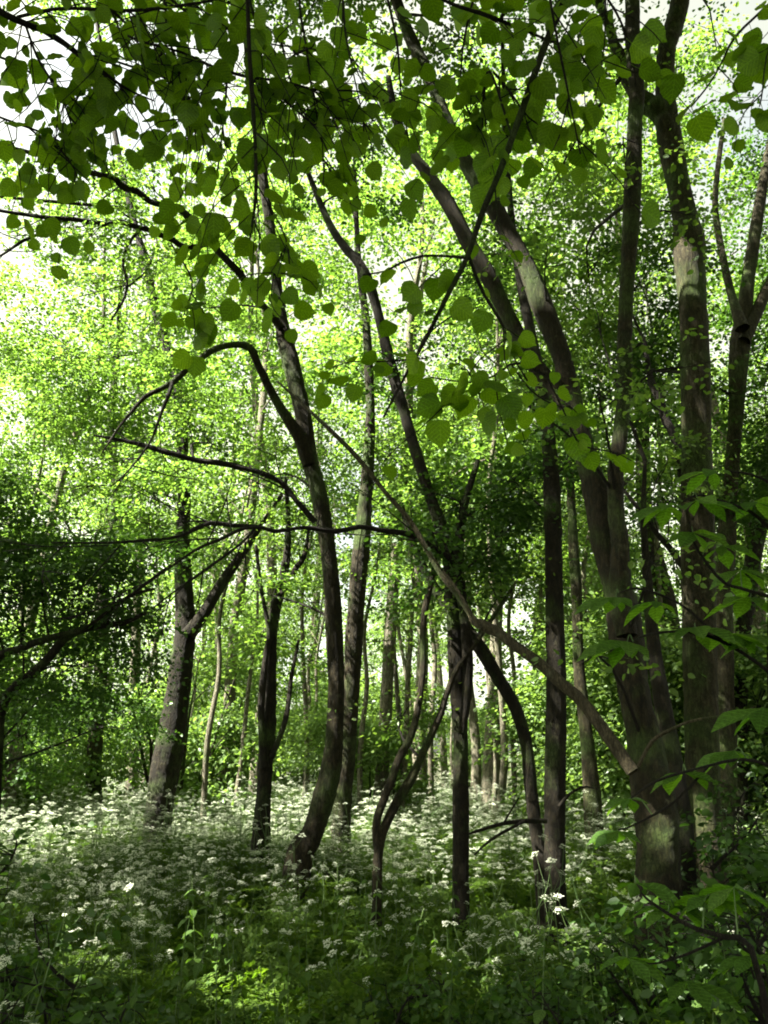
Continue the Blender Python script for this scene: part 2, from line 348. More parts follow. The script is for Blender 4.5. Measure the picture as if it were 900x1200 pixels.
def up_from(last, top, w):           # continue a trunk out of the frame
    return [last, ((last[0] + top[0]) / 2 + 3, (last[1] + top[1]) / 2, (last[2] + w) / 2), (top[0], top[1], w)]

# A: the forked tree at the right
A0 = [(772, 1040, 59.4), (772, 990, 52.2), (768, 950, 48.6), (757, 880, 39.6), (741, 800, 36.0), (733, 740, 41.4), (727, 700, 37.8), (710, 640, 32.4), (702, 590, 30.6), (683, 520, 25.2), (669, 460, 22.5), (659, 420, 22.5), (648, 390, 23.4), (634, 355, 24.3), (616, 310, 22.5), (589, 262, 21.6), (568, 225, 20.7), (551, 200, 18.0), (526, 150, 16.2), (507, 100, 16.2), (483, 50, 14.4), (466, 5, 13.5), (440, -70, 11.7), (425, -150, 9.9)]
A2 = [(664, 480, 16), (645, 450, 18), (620, 420, 20), (608, 395, 20), (590, 360, 20), (570, 320, 19), (550, 287, 18), (526, 240, 17), (502, 205, 14), (478, 172, 12), (462, 130, 9), (455, 90, 6)]
A3 = [(735, 745, 24), (727, 700, 26), (727, 640, 19), (722, 600, 17), (722, 550, 17), (728, 500, 17), (732, 450, 17), (732, 400, 17), (734, 350, 17), (737, 300, 19), (740, 250, 20), (744, 150, 17), (746, 100, 17), (742, 50, 17), (741, 0, 17), (738, -90, 14), (730, -190, 11)]
tree('forked_tree', 'brown tree forking into three stems, two leaning left, at the right', 'tree', 'woodland trees',
     [('trunk', A0, 5.6, 6.6, 1), ('stem', A2, 6.0, 6.4), ('stem', A3, 5.62, 6.1)], 'bark_brown',
     clumps=[(560, 60, 7.5, 90, 80, .9, .5), (660, 120, 7.2, 80, 90, .8, .45), (690, 330, 8, 60, 120, 1.0, .8), (640, 230, 8.5, 70, 80, .8, .6), (700, 460, 5.1, 60, 40, .4, .35), (640, 300, 5.9, 50, 40, .4, .4), (800, 430, 5.9, 60, 40, .4, .35), (765, 640, 5.0, 50, 35, .4, .35), (610, 470, 5.5, 60, 40, .4, .35), (690, 760, 5.2, 45, 30, .4, .3), (800, 250, 6.2, 50, 40, .4, .3), (730, 160, 5.6, 60, 50, .4, .3),
             (420, -150, 6.6, 300, 150, 1.6, 2.2), (730, -240, 6, 260, 150, 1.5, 1.6), (560, -300, 5.0, 260, 120, 1.6, 1.6)],  # unseen clumps above the frame, thickened to shade the foreground
     leafmat='crown_mid', leaf=.06, seed=3, bark=.07)
# B: straight trunk at the right
B0 = [(829, 1040, 46), (827, 1000, 44), (825, 950, 39), (823, 880, 40), (821, 800, 38), (819, 700, 38), (817, 600, 36), (816, 500, 34), (814, 400, 34), (811, 350, 33), (808, 305, 34), (807, 282, 35), (804, 262, 29), (797, 225, 26), (790, 190, 27), (783, 150, 27), (780, 110, 24), (781, 60, 21), (790, 30, 22), (797, 0, 22), (800, -60, 20), (805, -170, 14)]
B1 = [(786, 160, 15), (772, 132, 22), (757, 118, 20), (738, 98, 15), (725, 62, 13), (712, 25, 11), (702, -8, 10), (690, -60, 8)]
tree('straight_tree', 'straight grey trunk with a burr high up at the right', 'tree', 'woodland trees',
     [('trunk', B0, 7.0, 7.3, 1), ('branch', B1, 7.15, 7.4)], 'bark_grey',
     clumps=[(750, 330, 8.6, 60, 120, .9, .9), (770, 470, 8.8, 60, 90, .8, .9), (870, 470, 9.0, 70, 70, .9, 1.0), (780, 600, 9.2, 80, 90, .8, .7), (690, 430, 9.2, 60, 90, .8, .8),
             (850, -230, 7.2, 240, 130, 1.6, 1.0), (840, 60, 8.5, 50, 50, .6, .25), (800, -330, 6.0, 300, 150, 1.5, 1.0)],
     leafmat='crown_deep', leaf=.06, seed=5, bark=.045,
     limbs=[('branch', [(800, 560, 12), (793, 530, 12), (782, 490, 11), (770, 460, 9), (762, 440, 7), (755, 400, 5)], 7.3, 7.8), ('branch', [(800, 665, 7), (785, 640, 7), (765, 615, 6), (745, 590, 5), (728, 570, 3)], 7.2, 7.6)])
# C: dark trunk right behind B, pale fork above
C0 = [(847, 1000, 26), (849, 900, 28), (847, 800, 26), (847, 700, 24), (851, 640, 22), (857, 560, 16), (863, 480, 18), (865, 430, 20), (868, 395, 22), (872, 370, 18), (876, 330, 15), (883, 285, 14), (890, 240, 12), (899, 190, 11), (915, 120, 9), (930, 40, 7)]
C1 = [(870, 385, 16), (860, 355, 10), (851, 320, 9), (843, 280, 8), (838, 240, 7), (842, 190, 6), (849, 140, 5)]
C2 = [(872, 400, 14), (884, 372, 14), (896, 345, 13), (912, 310, 11), (930, 250, 9)]
tree('pale_topped_tree', 'dark trunk close behind the straight grey one, forking pale above', 'tree', 'woodland trees',
     [('trunk', C0, 8.6, 9.2, 1), ('stem', C1, 8.7, 9.3), ('stem', C2, 8.8, 9.2)], 'bark_grey',
     clumps=[(870, 560, 9.6, 60, 90, .8, .8), (880, 690, 9.0, 50, 90, .8, .9), (890, 430, 9.6, 50, 40, .7, .9), (880, 120, 10, 50, 60, .7, .4), (900, -230, 9, 200, 120, 1.4, .9)],
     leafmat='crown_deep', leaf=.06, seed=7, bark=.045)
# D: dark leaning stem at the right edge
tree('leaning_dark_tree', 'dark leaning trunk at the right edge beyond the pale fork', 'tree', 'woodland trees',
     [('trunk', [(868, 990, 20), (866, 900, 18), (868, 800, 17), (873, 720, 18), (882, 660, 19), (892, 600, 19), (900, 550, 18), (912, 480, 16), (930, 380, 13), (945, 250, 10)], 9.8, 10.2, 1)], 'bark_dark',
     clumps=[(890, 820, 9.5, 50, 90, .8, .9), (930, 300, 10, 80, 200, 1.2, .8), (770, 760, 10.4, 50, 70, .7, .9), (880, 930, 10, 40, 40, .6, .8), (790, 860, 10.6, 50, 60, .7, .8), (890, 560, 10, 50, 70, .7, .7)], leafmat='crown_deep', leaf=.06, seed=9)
# E: straight dark trunk
tree('dark_pole_tree', 'straight nearly black trunk left of the forked tree', 'tree', 'woodland trees',
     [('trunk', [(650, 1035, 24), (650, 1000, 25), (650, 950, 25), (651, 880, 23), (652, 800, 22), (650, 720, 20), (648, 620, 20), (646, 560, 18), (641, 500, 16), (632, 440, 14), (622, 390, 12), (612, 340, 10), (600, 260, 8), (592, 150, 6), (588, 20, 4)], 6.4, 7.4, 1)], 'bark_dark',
     clumps=[(600, 560, 7.0, 60, 50, .6, 1.0), (660, 540, 7.4, 60, 70, .7, .8), (560, 300, 8, 60, 80, .7, .4), (600, -140, 7.4, 180, 120, 1.4, 1.8)], leafmat='crown_deep', leaf=.055, seed=11)  # last clump is out of view, made dense to cast shade
# F: wavy stem
tree('wavy_tree', 'thin wavy dark stem just left of the black trunk', 'tree', 'woodland trees',
     [('trunk', [(634, 1015, 18), (632, 1000, 15), (627, 965, 14), (622, 925, 14), (617, 875, 14), (606, 835, 15), (594, 812, 15), (582, 792, 15), (566, 765, 16), (550, 742, 15), (532, 720, 13), (515, 698, 12), (500, 672, 11), (487, 645, 10), (478, 620, 8), (470, 590, 6)], 6.9, 7.6, 1)], 'bark_dark',
     clumps=[(480, 590, 7.7, 50, 45, .5, .6)], leafmat='crown_mid', leaf=.055, seed=13, sides=14)
# H: dark trunk that leans left above
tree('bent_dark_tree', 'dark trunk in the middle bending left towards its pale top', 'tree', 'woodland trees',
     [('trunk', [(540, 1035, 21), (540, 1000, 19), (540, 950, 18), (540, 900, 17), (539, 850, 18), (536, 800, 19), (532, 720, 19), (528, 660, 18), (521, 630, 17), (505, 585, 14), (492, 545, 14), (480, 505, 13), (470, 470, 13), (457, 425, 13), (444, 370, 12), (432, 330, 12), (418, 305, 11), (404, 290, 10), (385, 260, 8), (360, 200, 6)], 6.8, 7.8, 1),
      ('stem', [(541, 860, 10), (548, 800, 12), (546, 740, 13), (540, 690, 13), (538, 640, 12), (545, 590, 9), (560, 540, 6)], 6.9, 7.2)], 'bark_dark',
     clumps=[(540, 585, 7.0, 85, 55, .7, 1.3), (500, 620, 6.8, 75, 40, .6, 1.1), (590, 620, 7.2, 80, 45, .6, 1.1), (620, 560, 7.3, 60, 50, .6, .9), (545, 665, 7.2, 110, 40, .7, .5), (480, 420, 8, 60, 70, .7, .35), (420, 230, 8.4, 70, 70, .7, .35)],
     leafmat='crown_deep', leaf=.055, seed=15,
     limbs=[('branch', [(530, 655, 7), (505, 640, 6), (485, 626, 6), (450, 622, 6), (410, 620, 6), (370, 620, 6), (335, 619, 5), (300, 617, 5), (250, 612, 5), (215, 625, 4), (175, 634, 4), (125, 639, 3), (60, 636, 2)], 6.8, 5.6),
            ('branch', [(310, 618, 4), (285, 622, 4), (260, 628, 4), (235, 640, 4), (215, 650, 3), (185, 675, 3), (150, 695, 3), (110, 712, 2), (75, 725, 2)], 5.8, 5.4),
            ('branch', [(300, 618, 3), (290, 632, 3), (275, 645, 3), (235, 668, 3), (205, 692, 2), (180, 712, 2)], 5.8, 5.7)])
# J: thin multi-stemmed shrub tree
tree('twin_stem_shrub', 'thin twisted double stem with a pale foot left of the central trunk', 'small tree', 'woodland trees',
     [('stem', [(442, 1028, 12), (443, 1005, 11), (447, 980, 10), (456, 958, 10), (465, 940, 10), (480, 916, 11), (491, 893, 9), (502, 868, 9), (515, 840, 8), (524, 812, 7), (535, 785, 6), (560, 750, 5), (600, 690, 4)], 6.5, 7.0, 1),
      ('stem', [(443, 1000, 10), (441, 965, 10), (450, 937, 10), (460, 910, 10), (468, 888, 9), (480, 866, 9), (489, 835, 8), (494, 800, 8), (496, 770, 8), (496, 730, 7), (500, 705, 8), (506, 680, 6), (512, 640, 4)], 6.55, 7.0)], 'bark_brown',
     clumps=[(590, 690, 7.2, 50, 40, .5, .5), (520, 700, 7.4, 50, 45, .5, .5), (470, 830, 7.4, 45, 40, .4, .5)], leafmat='crown_mid', leaf=.05, seed=17, sides=12)
# K: the curved trunk
K0 = [(352, 1000, 34), (361, 986, 28), (370, 965, 25), (379, 935, 26), (388, 900, 23), (392, 860, 20), (394, 800, 19), (392, 750, 20), (389, 690, 20), (384, 640, 20), (378, 600, 20), (372, 570, 19), (363, 540, 19), (358, 505, 20), (354, 480, 19), (347, 450, 19), (340, 420, 20), (333, 395, 19), (326, 350, 13), (321, 300, 12), (314, 250, 12), (309, 215, 11), (300, 150, 9), (290, 60, 8), (280, -60, 7)]
K2 = [(362, 545, 15), (352, 515, 15), (339, 494, 13), (325, 472, 11), (312, 448, 10), (301, 425, 9), (293, 408, 9), (275, 404, 7), (250, 410, 7), (225, 428, 7), (205, 446, 7), (190, 455, 6), (170, 465, 5), (155, 482, 4), (140, 500, 3), (120, 530, 2)]
K3 = [(330, 385, 10), (312, 360, 9), (300, 345, 9), (287, 332, 8), (268, 308, 9), (250, 287, 8), (235, 268, 8), (220, 254, 9), (200, 242, 7), (175, 234, 8), (150, 220, 8), (130, 210, 6), (90, 197, 6), (50, 184, 5), (5, 170, 5), (-40, 160, 4)]
K4 = [(246, 285, 5), (215, 286, 6), (190, 276, 6), (172, 268, 6), (150, 262, 6), (130, 261, 6), (90, 259, 6), (55, 257, 6), (25, 250, 5), (-5, 246, 4)]
tree('curved_tree', 'dark trunk with a curved foot rising left of centre into the canopy', 'tree', 'woodland trees',
     [('trunk', K0, 7.6, 8.2, 1), ('stem', K2, 7.7, 7.0), ('branch', K3, 7.9, 6.6)], 'bark_brown',
     clumps=[(250, 520, 8.4, 70, 60, .7, .5), (310, 560, 8.4, 60, 60, .6, .6), (180, 300, 7.6, 80, 70, .7, .45), (90, 160, 7.0, 90, 60, .7, .5), (250, 360, 8, 70, 70, .7, .4), (290, 690, 8.6, 50, 50, .6, .5), (270, -140, 8, 220, 130, 1.4, 2.0), (120, -60, 7.4, 150, 80, 1.0, 1.2)],  # last two clumps lie above the view, thickened for shade below
     leafmat='crown_fresh', leaf=.055, seed=19,
     limbs=[('branch', K4, 7.4, 6.8), ('branch', [(55, 257, 5), (45, 270, 4), (28, 283, 4), (10, 294, 3), (0, 300, 3)], 7.0, 6.8),
            ('branch', [(369, 612, 7), (355, 596, 7), (345, 583, 7), (333, 570, 7), (318, 560, 7), (300, 553, 7), (280, 547, 7), (240, 542, 6), (218, 537, 5), (200, 532, 6), (170, 522, 5), (140, 516, 4), (110, 510, 2)], 7.6, 7.2),
            ('branch', [(202, 448, 4), (196, 470, 4), (185, 500, 3), (172, 525, 3), (150, 552, 2), (130, 570, 2)], 7.1, 7.0),
            ('branch', [(165, 268, 4), (150, 290, 3), (147, 320, 3), (146, 345, 3), (130, 375, 2)], 7.2, 7.2)])
# L: trunk just behind K
tree('background_partner_tree', 'straight dark trunk half hidden behind the curved one', 'tree', 'woodland trees',
     [('trunk', [(400, 965, 24), (402, 930, 22), (408, 860, 20), (412, 800, 19), (415, 740, 20), (420, 680, 20), (424, 640, 19), (428, 590, 16), (432, 540, 14), (434, 480, 12), (432, 430, 11), (428, 370, 9), (420, 300, 7), (415, 200, 5)], 9.4, 9.8, 1)], 'bark_brown',
     clumps=[(440, 520, 10, 60, 70, .7, .5), (430, 640, 9.8, 40, 50, .5, .5), (400, 360, 10, 60, 70, .8, .4), (400, 150, 10, 110, 80, 1, .5)], leafmat='crown_fresh', leaf=.055, seed=21)
# M: thick left trunk, dappled
tree('dappled_tree', 'thick sun dappled trunk forking low, standing in white flowers at left', 'tree', 'woodland trees',
     [('trunk', [(187, 948, 33), (192, 915, 33), (198, 880, 33), (203, 850, 31), (209, 810, 28), (214, 770, 27), (218, 735, 26), (216, 700, 20), (214, 640, 17), (216, 580, 15), (214, 530, 14), (211, 480, 13), (206, 440, 13), (196, 410, 12), (187, 380, 11), (178, 345, 10), (168, 300, 9), (150, 230, 7), (130, 130, 6), (110, 0, 5)], 10.3, 11.2, 1),
      ('stem', [(220, 745, 18), (231, 730, 15), (240, 717, 14), (251, 698, 13), (262, 680, 12), (276, 660, 10), (300, 625, 7), (330, 580, 5)], 10.4, 10.8)], 'bark_dark',
     clumps=[(60, 420, 11, 130, 150, 1.4, 1.0), (150, 330, 12, 110, 110, 1.2, .8), (50, 270, 12, 110, 80, 1.2, .8), (190, 500, 11.5, 90, 80, 1, .8), (80, 570, 11, 120, 70, 1, 1.0), (210, 620, 11, 80, 60, .8, .9), (230, 420, 12, 70, 80, .8, .5), (-330, 200, 9.2, 120, 200, 1.2, .35), (212, 560, 10.1, 60, 80, .5, 1.2), (205, 460, 10.2, 60, 70, .5, 1.0)],  # leftmost clump is unseen, set toward the sun to dapple the trunk
     leafmat='crown_fresh', leaf=.065, seed=23, bark=.05)
# N: twisted thin tree
tree('twisted_tree', 'slim twisted dark trunk splitting into thin stems, right of the dappled one', 'tree', 'woodland trees',
     [('trunk', [(306, 975, 22), (308, 945, 20), (310, 915, 19), (312, 885, 20), (315, 855, 17), (317, 820, 13), (318, 780, 12), (319, 740, 13), (323, 710, 14), (331, 680, 11), (336, 650, 8), (338, 610, 6), (334, 560, 4)], 8.2, 8.6, 1),
      ('stem', [(310, 900, 12), (307, 865, 9), (306, 835, 8), (308, 800, 8), (312, 765, 7), (315, 740, 6), (306, 690, 5), (300, 640, 4)], 8.2, 8.4),
      ('stem', [(318, 888, 7), (326, 868, 6), (334, 845, 6), (338, 822, 5), (342, 790, 4), (350, 750, 3)], 8.2, 8.4),
      ('branch', [(326, 700, 7), (336, 686, 6), (347, 672, 6), (355, 655, 5), (362, 620, 3)], 8.4, 8.6)], 'bark_dark',
     clumps=[(330, 640, 8.8, 50, 50, .5, .7), (300, 740, 8.8, 45, 45, .5, .5), (350, 760, 8.8, 35, 40, .4, .4)], leafmat='crown_mid', leaf=.05, seed=25, sides=14, bark=.1)
# Q: dark stem between the big trunks, partly A's shaded side drawn as wood
tree('shade_side_stem', 'dark leaning stem, partly drawn as the shaded side of the forked tree', 'tree', 'woodland trees',
     [('trunk', [(800, 1015, 28), (797, 960, 26), (790, 900, 24), (779, 840, 20), (769, 780, 17), (762, 720, 13), (757, 660, 10), (754, 600, 7), (756, 540, 4)], 6.3, 6.9, 1)], 'bark_dark',
     clumps=[(770, 560, 7.4, 50, 60, .6, .7), (700, 380, 7.6, 50, 60, .6, .5)], leafmat='crown_mid', leaf=.055, seed=33, sides=14)
# P: mossy pair of trunks between E and A
tree('mossy_tree', 'greenish mossy trunk seen between the black trunk and the forked tree', 'tree', 'woodland trees',
     [('trunk', [(697, 1000, 22), (695, 950, 20), (691, 900, 19), (686, 850, 16), (680, 800, 14), (677, 750, 13), (676, 700, 12), (672, 640, 11), (668, 560, 9), (660, 470, 7)], 9.6, 10, 1)], 'bark_grey',
     clumps=[(680, 620, 10.5, 60, 70, .8, .6)], leafmat='crown_mid', leaf=.055, seed=27, sides=14)
# O: dark leafy shrub tree at the far left
tree('dark_elder_bush', 'dark leafy bush with crooked low branches at the left edge', 'bush', None,
     [('stem', [(-6, 960, 12), (-2, 880, 11), (2, 830, 11), (18, 805, 11), (38, 790, 11), (58, 770, 10), (80, 745, 9), (110, 735, 7), (145, 730, 6), (170, 718, 4)], 8.0, 7.6, 1),
      ('stem', [(-30, 960, 12), (-22, 850, 11), (-5, 775, 10), (25, 760, 9), (50, 750, 9), (80, 742, 7), (100, 736, 5), (150, 700, 4), (180, 690, 3)], 8.1, 7.4, 1)], 'bark_dark',
     clumps=[(50, 660, 7.6, 110, 60, .8, 1.9), (120, 690, 7.8, 80, 50, .7, 1.2), (20, 730, 7.8, 60, 50, .6, 1.3), (150, 740, 8.2, 60, 50, .6, 1.0), (60, 810, 8.4, 70, 50, .6, .7), (-60, 650, 7.6, 90, 120, .8, 1.2), (90, 780, 8.2, 80, 50, .7, 1.4), (30, 860, 8.6, 60, 50, .6, 1.3), (150, 660, 7.8, 70, 45, .6, 1.2), (20, 610, 7.8, 80, 45, .6, 1.2), (120, 850, 9.6, 70, 50, .7, 1.1)],
     leafmat='crown_deep', leaf=.05, seed=29, sides=12)

# dead wood
def dead(name, label, paths, mat, cat='dead branch'):
    b = at(paths[0][0][0][0], paths[0][0][0][1], paths[0][1])[0]
    o = None; mb = MB()
    for q, (pts, d0, d1) in enumerate(paths):
        X, r = path3(pts, d0, d1); tube(mb, X, r * .85, 10, .05, .1, 77 + q)
    o = link(name, mb.mesh(name, M[mat], True, b), None, b); return tag(o, label, cat)
dead('leaning_dead_stem', 'long bare dead stem leaning left from the foot of the forked tree',
     [([(742, 905, 17), (725, 880, 18), (700, 845, 17), (680, 820, 16), (655, 798, 15), (635, 780, 14), (600, 754, 13), (585, 742, 14), (570, 735, 16), (555, 728, 11), (550, 718, 9), (532, 692, 8), (515, 670, 8), (498, 640, 7), (480, 610, 7), (450, 575, 6), (415, 532, 6), (370, 488, 5), (325, 447, 3)], 5.5, 6.6),
      ([(565, 736, 7), (550, 716, 5), (535, 690, 4), (515, 664, 3), (490, 632, 2)], 5.9, 6.1)], 'dead_wood')
dead('thin_dead_branch', 'thin pale dead twig arching across the trunk bases at the right',
     [([(748, 898, 5), (757, 880, 5), (768, 865, 5), (790, 853, 4), (810, 845, 4), (840, 840, 4), (866, 837, 3), (885, 828, 2)], 4.9, 4.7)], 'dead_wood')
dead('broken_branch', 'broken twiggy branch sticking out left from the black trunk foot',
     [([(640, 962, 7), (615, 962, 6), (590, 965, 5), (565, 972, 5), (550, 977, 3)], 6.3, 6.0), ([(615, 962, 4), (585, 978, 4), (568, 990, 3), (556, 1002, 2)], 6.2, 6.0), ([(655, 945, 5), (668, 930, 4), (685, 922, 3), (700, 925, 2)], 6.3, 6.3), ([(590, 965, 3), (600, 948, 2), (608, 935, 2)], 6.1, 6.1)], 'bark_dark')

# ------------------------------------------------------------------ procedural trees behind and overhead
def grow(seed, H, r0, cb, cr, nl, leaf, nspr, n=13, lean=0.0, multi=1, shape='hex'):
    """a tree as meshes: trunk, list of limbs, crown; base at the origin"""
    g = np.random.default_rng(seed); trunks = []; limbs = []; pts = []
    for s in range(multi):
        z = np.linspace(-.15, H * .93, 9); wob = np.cumsum(g.standard_normal((9, 2)) * H * .009, axis=0); wob -= wob[0]
        a = g.uniform(0, 6.28); sp = (0 if multi == 1 else .28 * H)
        P = np.column_stack([wob + np.linspace(0, 1, 9)[:, None] ** 1.2 * np.array((math.cos(a), math.sin(a))) * sp + (np.array((math.cos(a), math.sin(a))) * .12 if multi > 1 else 0), z])
        P[:, 0] += lean * z
        rr = r0 * np.array([1.45, 1.05, .95, .85, .72, .58, .42, .26, .1])
        mb = MB(); tube(mb, P, rr, 10, H / 30, .05, seed + s); trunks.append(mb)
        for i in range(nl):
            f = cb + (0.96 - cb) * (i + g.uniform(.2, .8)) / nl
            k = f * 8; b = catmull(P, 65)[min(64, int(k * 8))]; az = i * 2.4 + g.uniform(-.5, .5) + s
            Ln = cr * (1.15 - .75 * abs((i + .5) / nl - .35)) * g.uniform(.75, 1.15)
            el = R(g.uniform(22, 52)); dv = np.array((math.cos(az) * math.cos(el), math.sin(az) * math.cos(el), math.sin(el)))
            Q = [b]; cur = dv.copy()
            for q in range(4):
                cur = norm(cur + g.standard_normal(3) * .22 + UP * (.06 if q < 2 else -.12)); Q.append(Q[-1] + cur * Ln / 4)
            Q = np.array(Q); rl = max(.012, r0 * .36 * (1.1 - f)); mb = MB(); tube(mb, Q, rl * np.array([1, .8, .6, .4, .15]), 6)
            QQ = catmull(Q, 17)
            for q in range(7):
                b2 = QQ[g.integers(4, 16)]; d2 = norm(cur * .5 + g.standard_normal(3) * np.array((1, 1, .5)) + UP * .1); L2 = Ln * g.uniform(.22, .5)
                m2 = b2 + d2 * L2 * .5 + g.standard_normal(3) * .08 * L2; e2 = b2 + d2 * L2 - UP * L2 * .12
                tube(mb, [b2, m2, e2], [rl * .35, rl * .22, .003], 4, cap=False)
                tt = g.uniform(.15, 1.0, 5)[:, None]; pts.append(b2 * (1 - tt) + e2 * tt); 
            pts.append(QQ[6:]); limbs.append(mb)
    pts = np.concatenate(pts)[::4]; k = g.integers(0, len(pts), nspr)
    cen = pts[k] + g.standard_normal((nspr, 3)) * np.array((.3, .3, .12)) * cr * .16
    cen[:, 2] = np.maximum(cen[:, 2], .3)
    ctr = np.array((0, 0, H * .6)); ax = norm(cen - ctr) * np.array((1, 1, .3)) * .7 + g.standard_normal((nspr, 3)) * np.array((.7, .7, .25)) - UP * .15
    cm = MB(); sprays(cm, cen, ax, n, .55 * (leaf / .08), leaf, g, shape, .65)
    return trunks, limbs, cm

def template(seed, bm, lm, **kw):
    tr, li, cm = grow(seed, **kw)
    out = [('trunk' if len(tr) == 1 else 'stem', t.mesh('trunk', M[bm], True)) for t in tr]
    out += [('branch', l.mesh('branch', M[bm], True)) for l in li]
    out.append(('crown', cm.mesh('crown', M[lm])))
    return out

def place(tmpl, name, x, y, rz, sc, label, cat, group):
    e = empty(name, (x, y, float(gz(x, y)) - .02), label, cat, group); e.rotation_euler = (0, 0, rz); e.scale = (sc, sc, sc)
    for n, me in tmpl: link(n, me, e)
    return e

T_TALL = [template(100 + i, bm, lm, H=h, r0=r, cb=.38, cr=c, nl=11, leaf=.10, nspr=830, lean=l)
          for i, (bm, lm, h, r, c, l) in enumerate([('bark_pale', 'crown_fresh', 15, .10, 2.6, .02), ('bark_pale', 'crown_fresh', 17, .12, 3.0, -.05), ('bark_grey', 'crown_mid', 14, .14, 2.8, .05), ('bark_pale', 'crown_fresh', 18, .12, 2.6, .0), ('bark_brown', 'crown_mid', 16, .16, 3.2, -.02)])]
T_SHADE = [template(150 + i, 'bark_brown', 'crown_mid', H=h, r0=.17, cb=.4, cr=4.2, nl=15, leaf=.165, nspr=1430) for i, h in enumerate((14.5, 16))]
T_BUSH = [template(200 + i, 'bark_brown', lm, H=h, r0=.03, cb=.12, cr=1.1, nl=5, leaf=.085, nspr=1300, multi=5)
          for i, (lm, h) in enumerate([('bush_leaf', 3.2), ('bush_leaf', 4.2), ('bush_leaf', 3.6), ('crown_fresh', 5.0)])]

MARKS = [(-60, 'left edge'), (190, 'dappled trunk'), (312, 'twisted tree'), (395, 'curved trunk'), (540, 'central trunk'), (650, 'black trunk'), (745, 'forked tree'), (835, 'straight grey trunk'), (960, 'right edge')]
def where(x, y):
    px = 450 + x / y * FPX * .96
    for a, nm in MARKS:
        if abs(px - a) < 16: return 'in line with the ' + nm
    if px < -60: return 'beyond the left edge'
    if px > 960: return 'beyond the right edge'
    k = max(i for i, (a, _) in enumerate(MARKS) if a <= px); return 'between the ' + MARKS[k][1] + ' and ' + MARKS[k + 1][1]
def deep(y): return 'just past the flowers' if y < 17 else 'in the middle distance' if y < 27 else 'far back'
g = np.random.default_rng(5)
# mid and far trees, scattered through the wood by a minimum spacing
spots = []
GLADE = [(-4.6, 10.5), (-3.6, 11.5), (-2.6, 13.0), (-1, 13.5), (.8, 13.5), (2, 15), (-3, 17), (0, 19), (3, 20), (-1, 25), (-7, 17), (5, 17), (1, 16), (2.2, 18), (3.5, 14.5), (0, 22), (3, 24), (4.5, 20)]   # sunlit openings: no tree stands between them and the sun
def in_light(x, y, r=2.9):
    for (a, b) in GLADE:
        for z in (5, 7, 9, 11, 13):
            k = (z - 1) / SUN[2]
            if math.hypot(a + SUN[0] * k - x, b + SUN[1] * k - y) < r: return True
    return False
def try_spot(x, y, dmin):
    if in_light(x, y): return False
    if all((x - a) ** 2 + (y - b) ** 2 > dmin ** 2 for a, b in spots): spots.append((x, y)); return True
    return False
far_named = [(441, 13.0, 0, 1.0, .0), (258, 15.5, 1, .95, 0), (122, 14.0, 2, .9, 0), (568, 15.0, 3, 1.0, 0), (553, 18.0, 0, 1.0, 0), (790, 13.5, 4, 1.0, 0), (495, 17.0, 1, 1.05, 0), (8, 12.5, 0, .9, 0), (875, 15.0, 3, 1.0, 0), (300, 19.0, 3, 1.1, 0), (640, 20.0, 2, 1.0, 0), (160, 19, 1, 1, 0)]
fl = ['pale sunlit trunk standing in the white flowers between the curved trunk and the twin stem', 'thin pale trunk right of the dappled trunk among bright shrubs', 'mossy dull trunk in the shade left of the dappled trunk',
      'pale slim trunk leaning just right of the central dark trunk', 'second pale trunk close behind the central dark one', 'brown trunk between the forked tree and the straight grey trunk',
      'tall pale trunk rising behind the twin stem shrub', 'bright sunlit trunk at the left edge behind the white flowers', 'pale trunk low at the right edge behind the leaning dark tree', 'tall thin trunk behind the slim twisted tree',
      'grey trunk glimpsed behind the black pole trunk', 'tall pale trunk far behind the dark elder bush']
for (px, d, k, sc, _), lb in zip(far_named, fl):
    X, _t = at(px, 880, d); spots.append((X[0], d))
    place(T_TALL[k], 'slim_tree', X[0], d, g.uniform(0, 6.28), sc, lb, 'tree', 'slender background trees')
n = 0
for i in range(4000):
    if n >= 30: break
    y = g.uniform(14, 52); x = g.uniform(-1, 1) * (y * .56 + 4)
    if try_spot(x, y, 3.0):
        k = int(g.integers(0, 5)); n += 1
        lb = ('slender pale' if k in (0, 1, 3) else 'slender grey' if k == 2 else 'slender brown') + ' tree ' + deep(y) + ', ' + where(x, y)
        place(T_TALL[k], 'slim_tree', x, y, g.uniform(0, 6.28), g.uniform(.85, 1.25), lb, 'tree', 'slender background trees')
T_THIN = [template(180 + i, 'bark_pale', 'bush_leaf', H=h, r0=.05, cb=.45, cr=1.3, nl=8, leaf=.09, nspr=210, lean=l) for i, (h, l) in enumerate([(9, .06), (11, -.08), (8, .0)])]
n = 0; tsp = []
for i in range(4000):
    if n >= 44: break
    y = g.uniform(13, 36); x = g.uniform(-1, 1) * y * .5 + .6
    if all((x - a) ** 2 + (y - b) ** 2 > 1.2 ** 2 for a, b in tsp + spots):
        tsp.append((x, y)); n += 1
        lb = ('leaning' if n % 3 != 2 else 'upright') + ' thin pale sapling ' + deep(y) + ', ' + where(x, y)
        place(T_THIN[n % 3], 'thin_sapling', x, y, g.uniform(0, 6.28), g.uniform(.75, 1.25), lb, 'sapling', 'thin pale background saplings')
for i, (px, d) in enumerate([(424, 12.2), (450, 13.5), (472, 12.6), (507, 14.2), (563, 12.0), (577, 14.8), (604, 12.8), (626, 14.0), (674, 13.0), (702, 12.4), (342, 13.2), (282, 14.4), (244, 13.0), (765, 13.6)]):
    X, _t = at(px, 880, d); tsp.append((X[0], d))
    place(T_THIN[i % 3], 'thin_sapling', X[0], d, i * 2.1, .8 + .06 * (i % 5), 'thin pale stem ' + ('close ' if d < 13 else '') + 'behind the flowers, ' + where(X[0], d), 'sapling', 'thin pale background saplings')
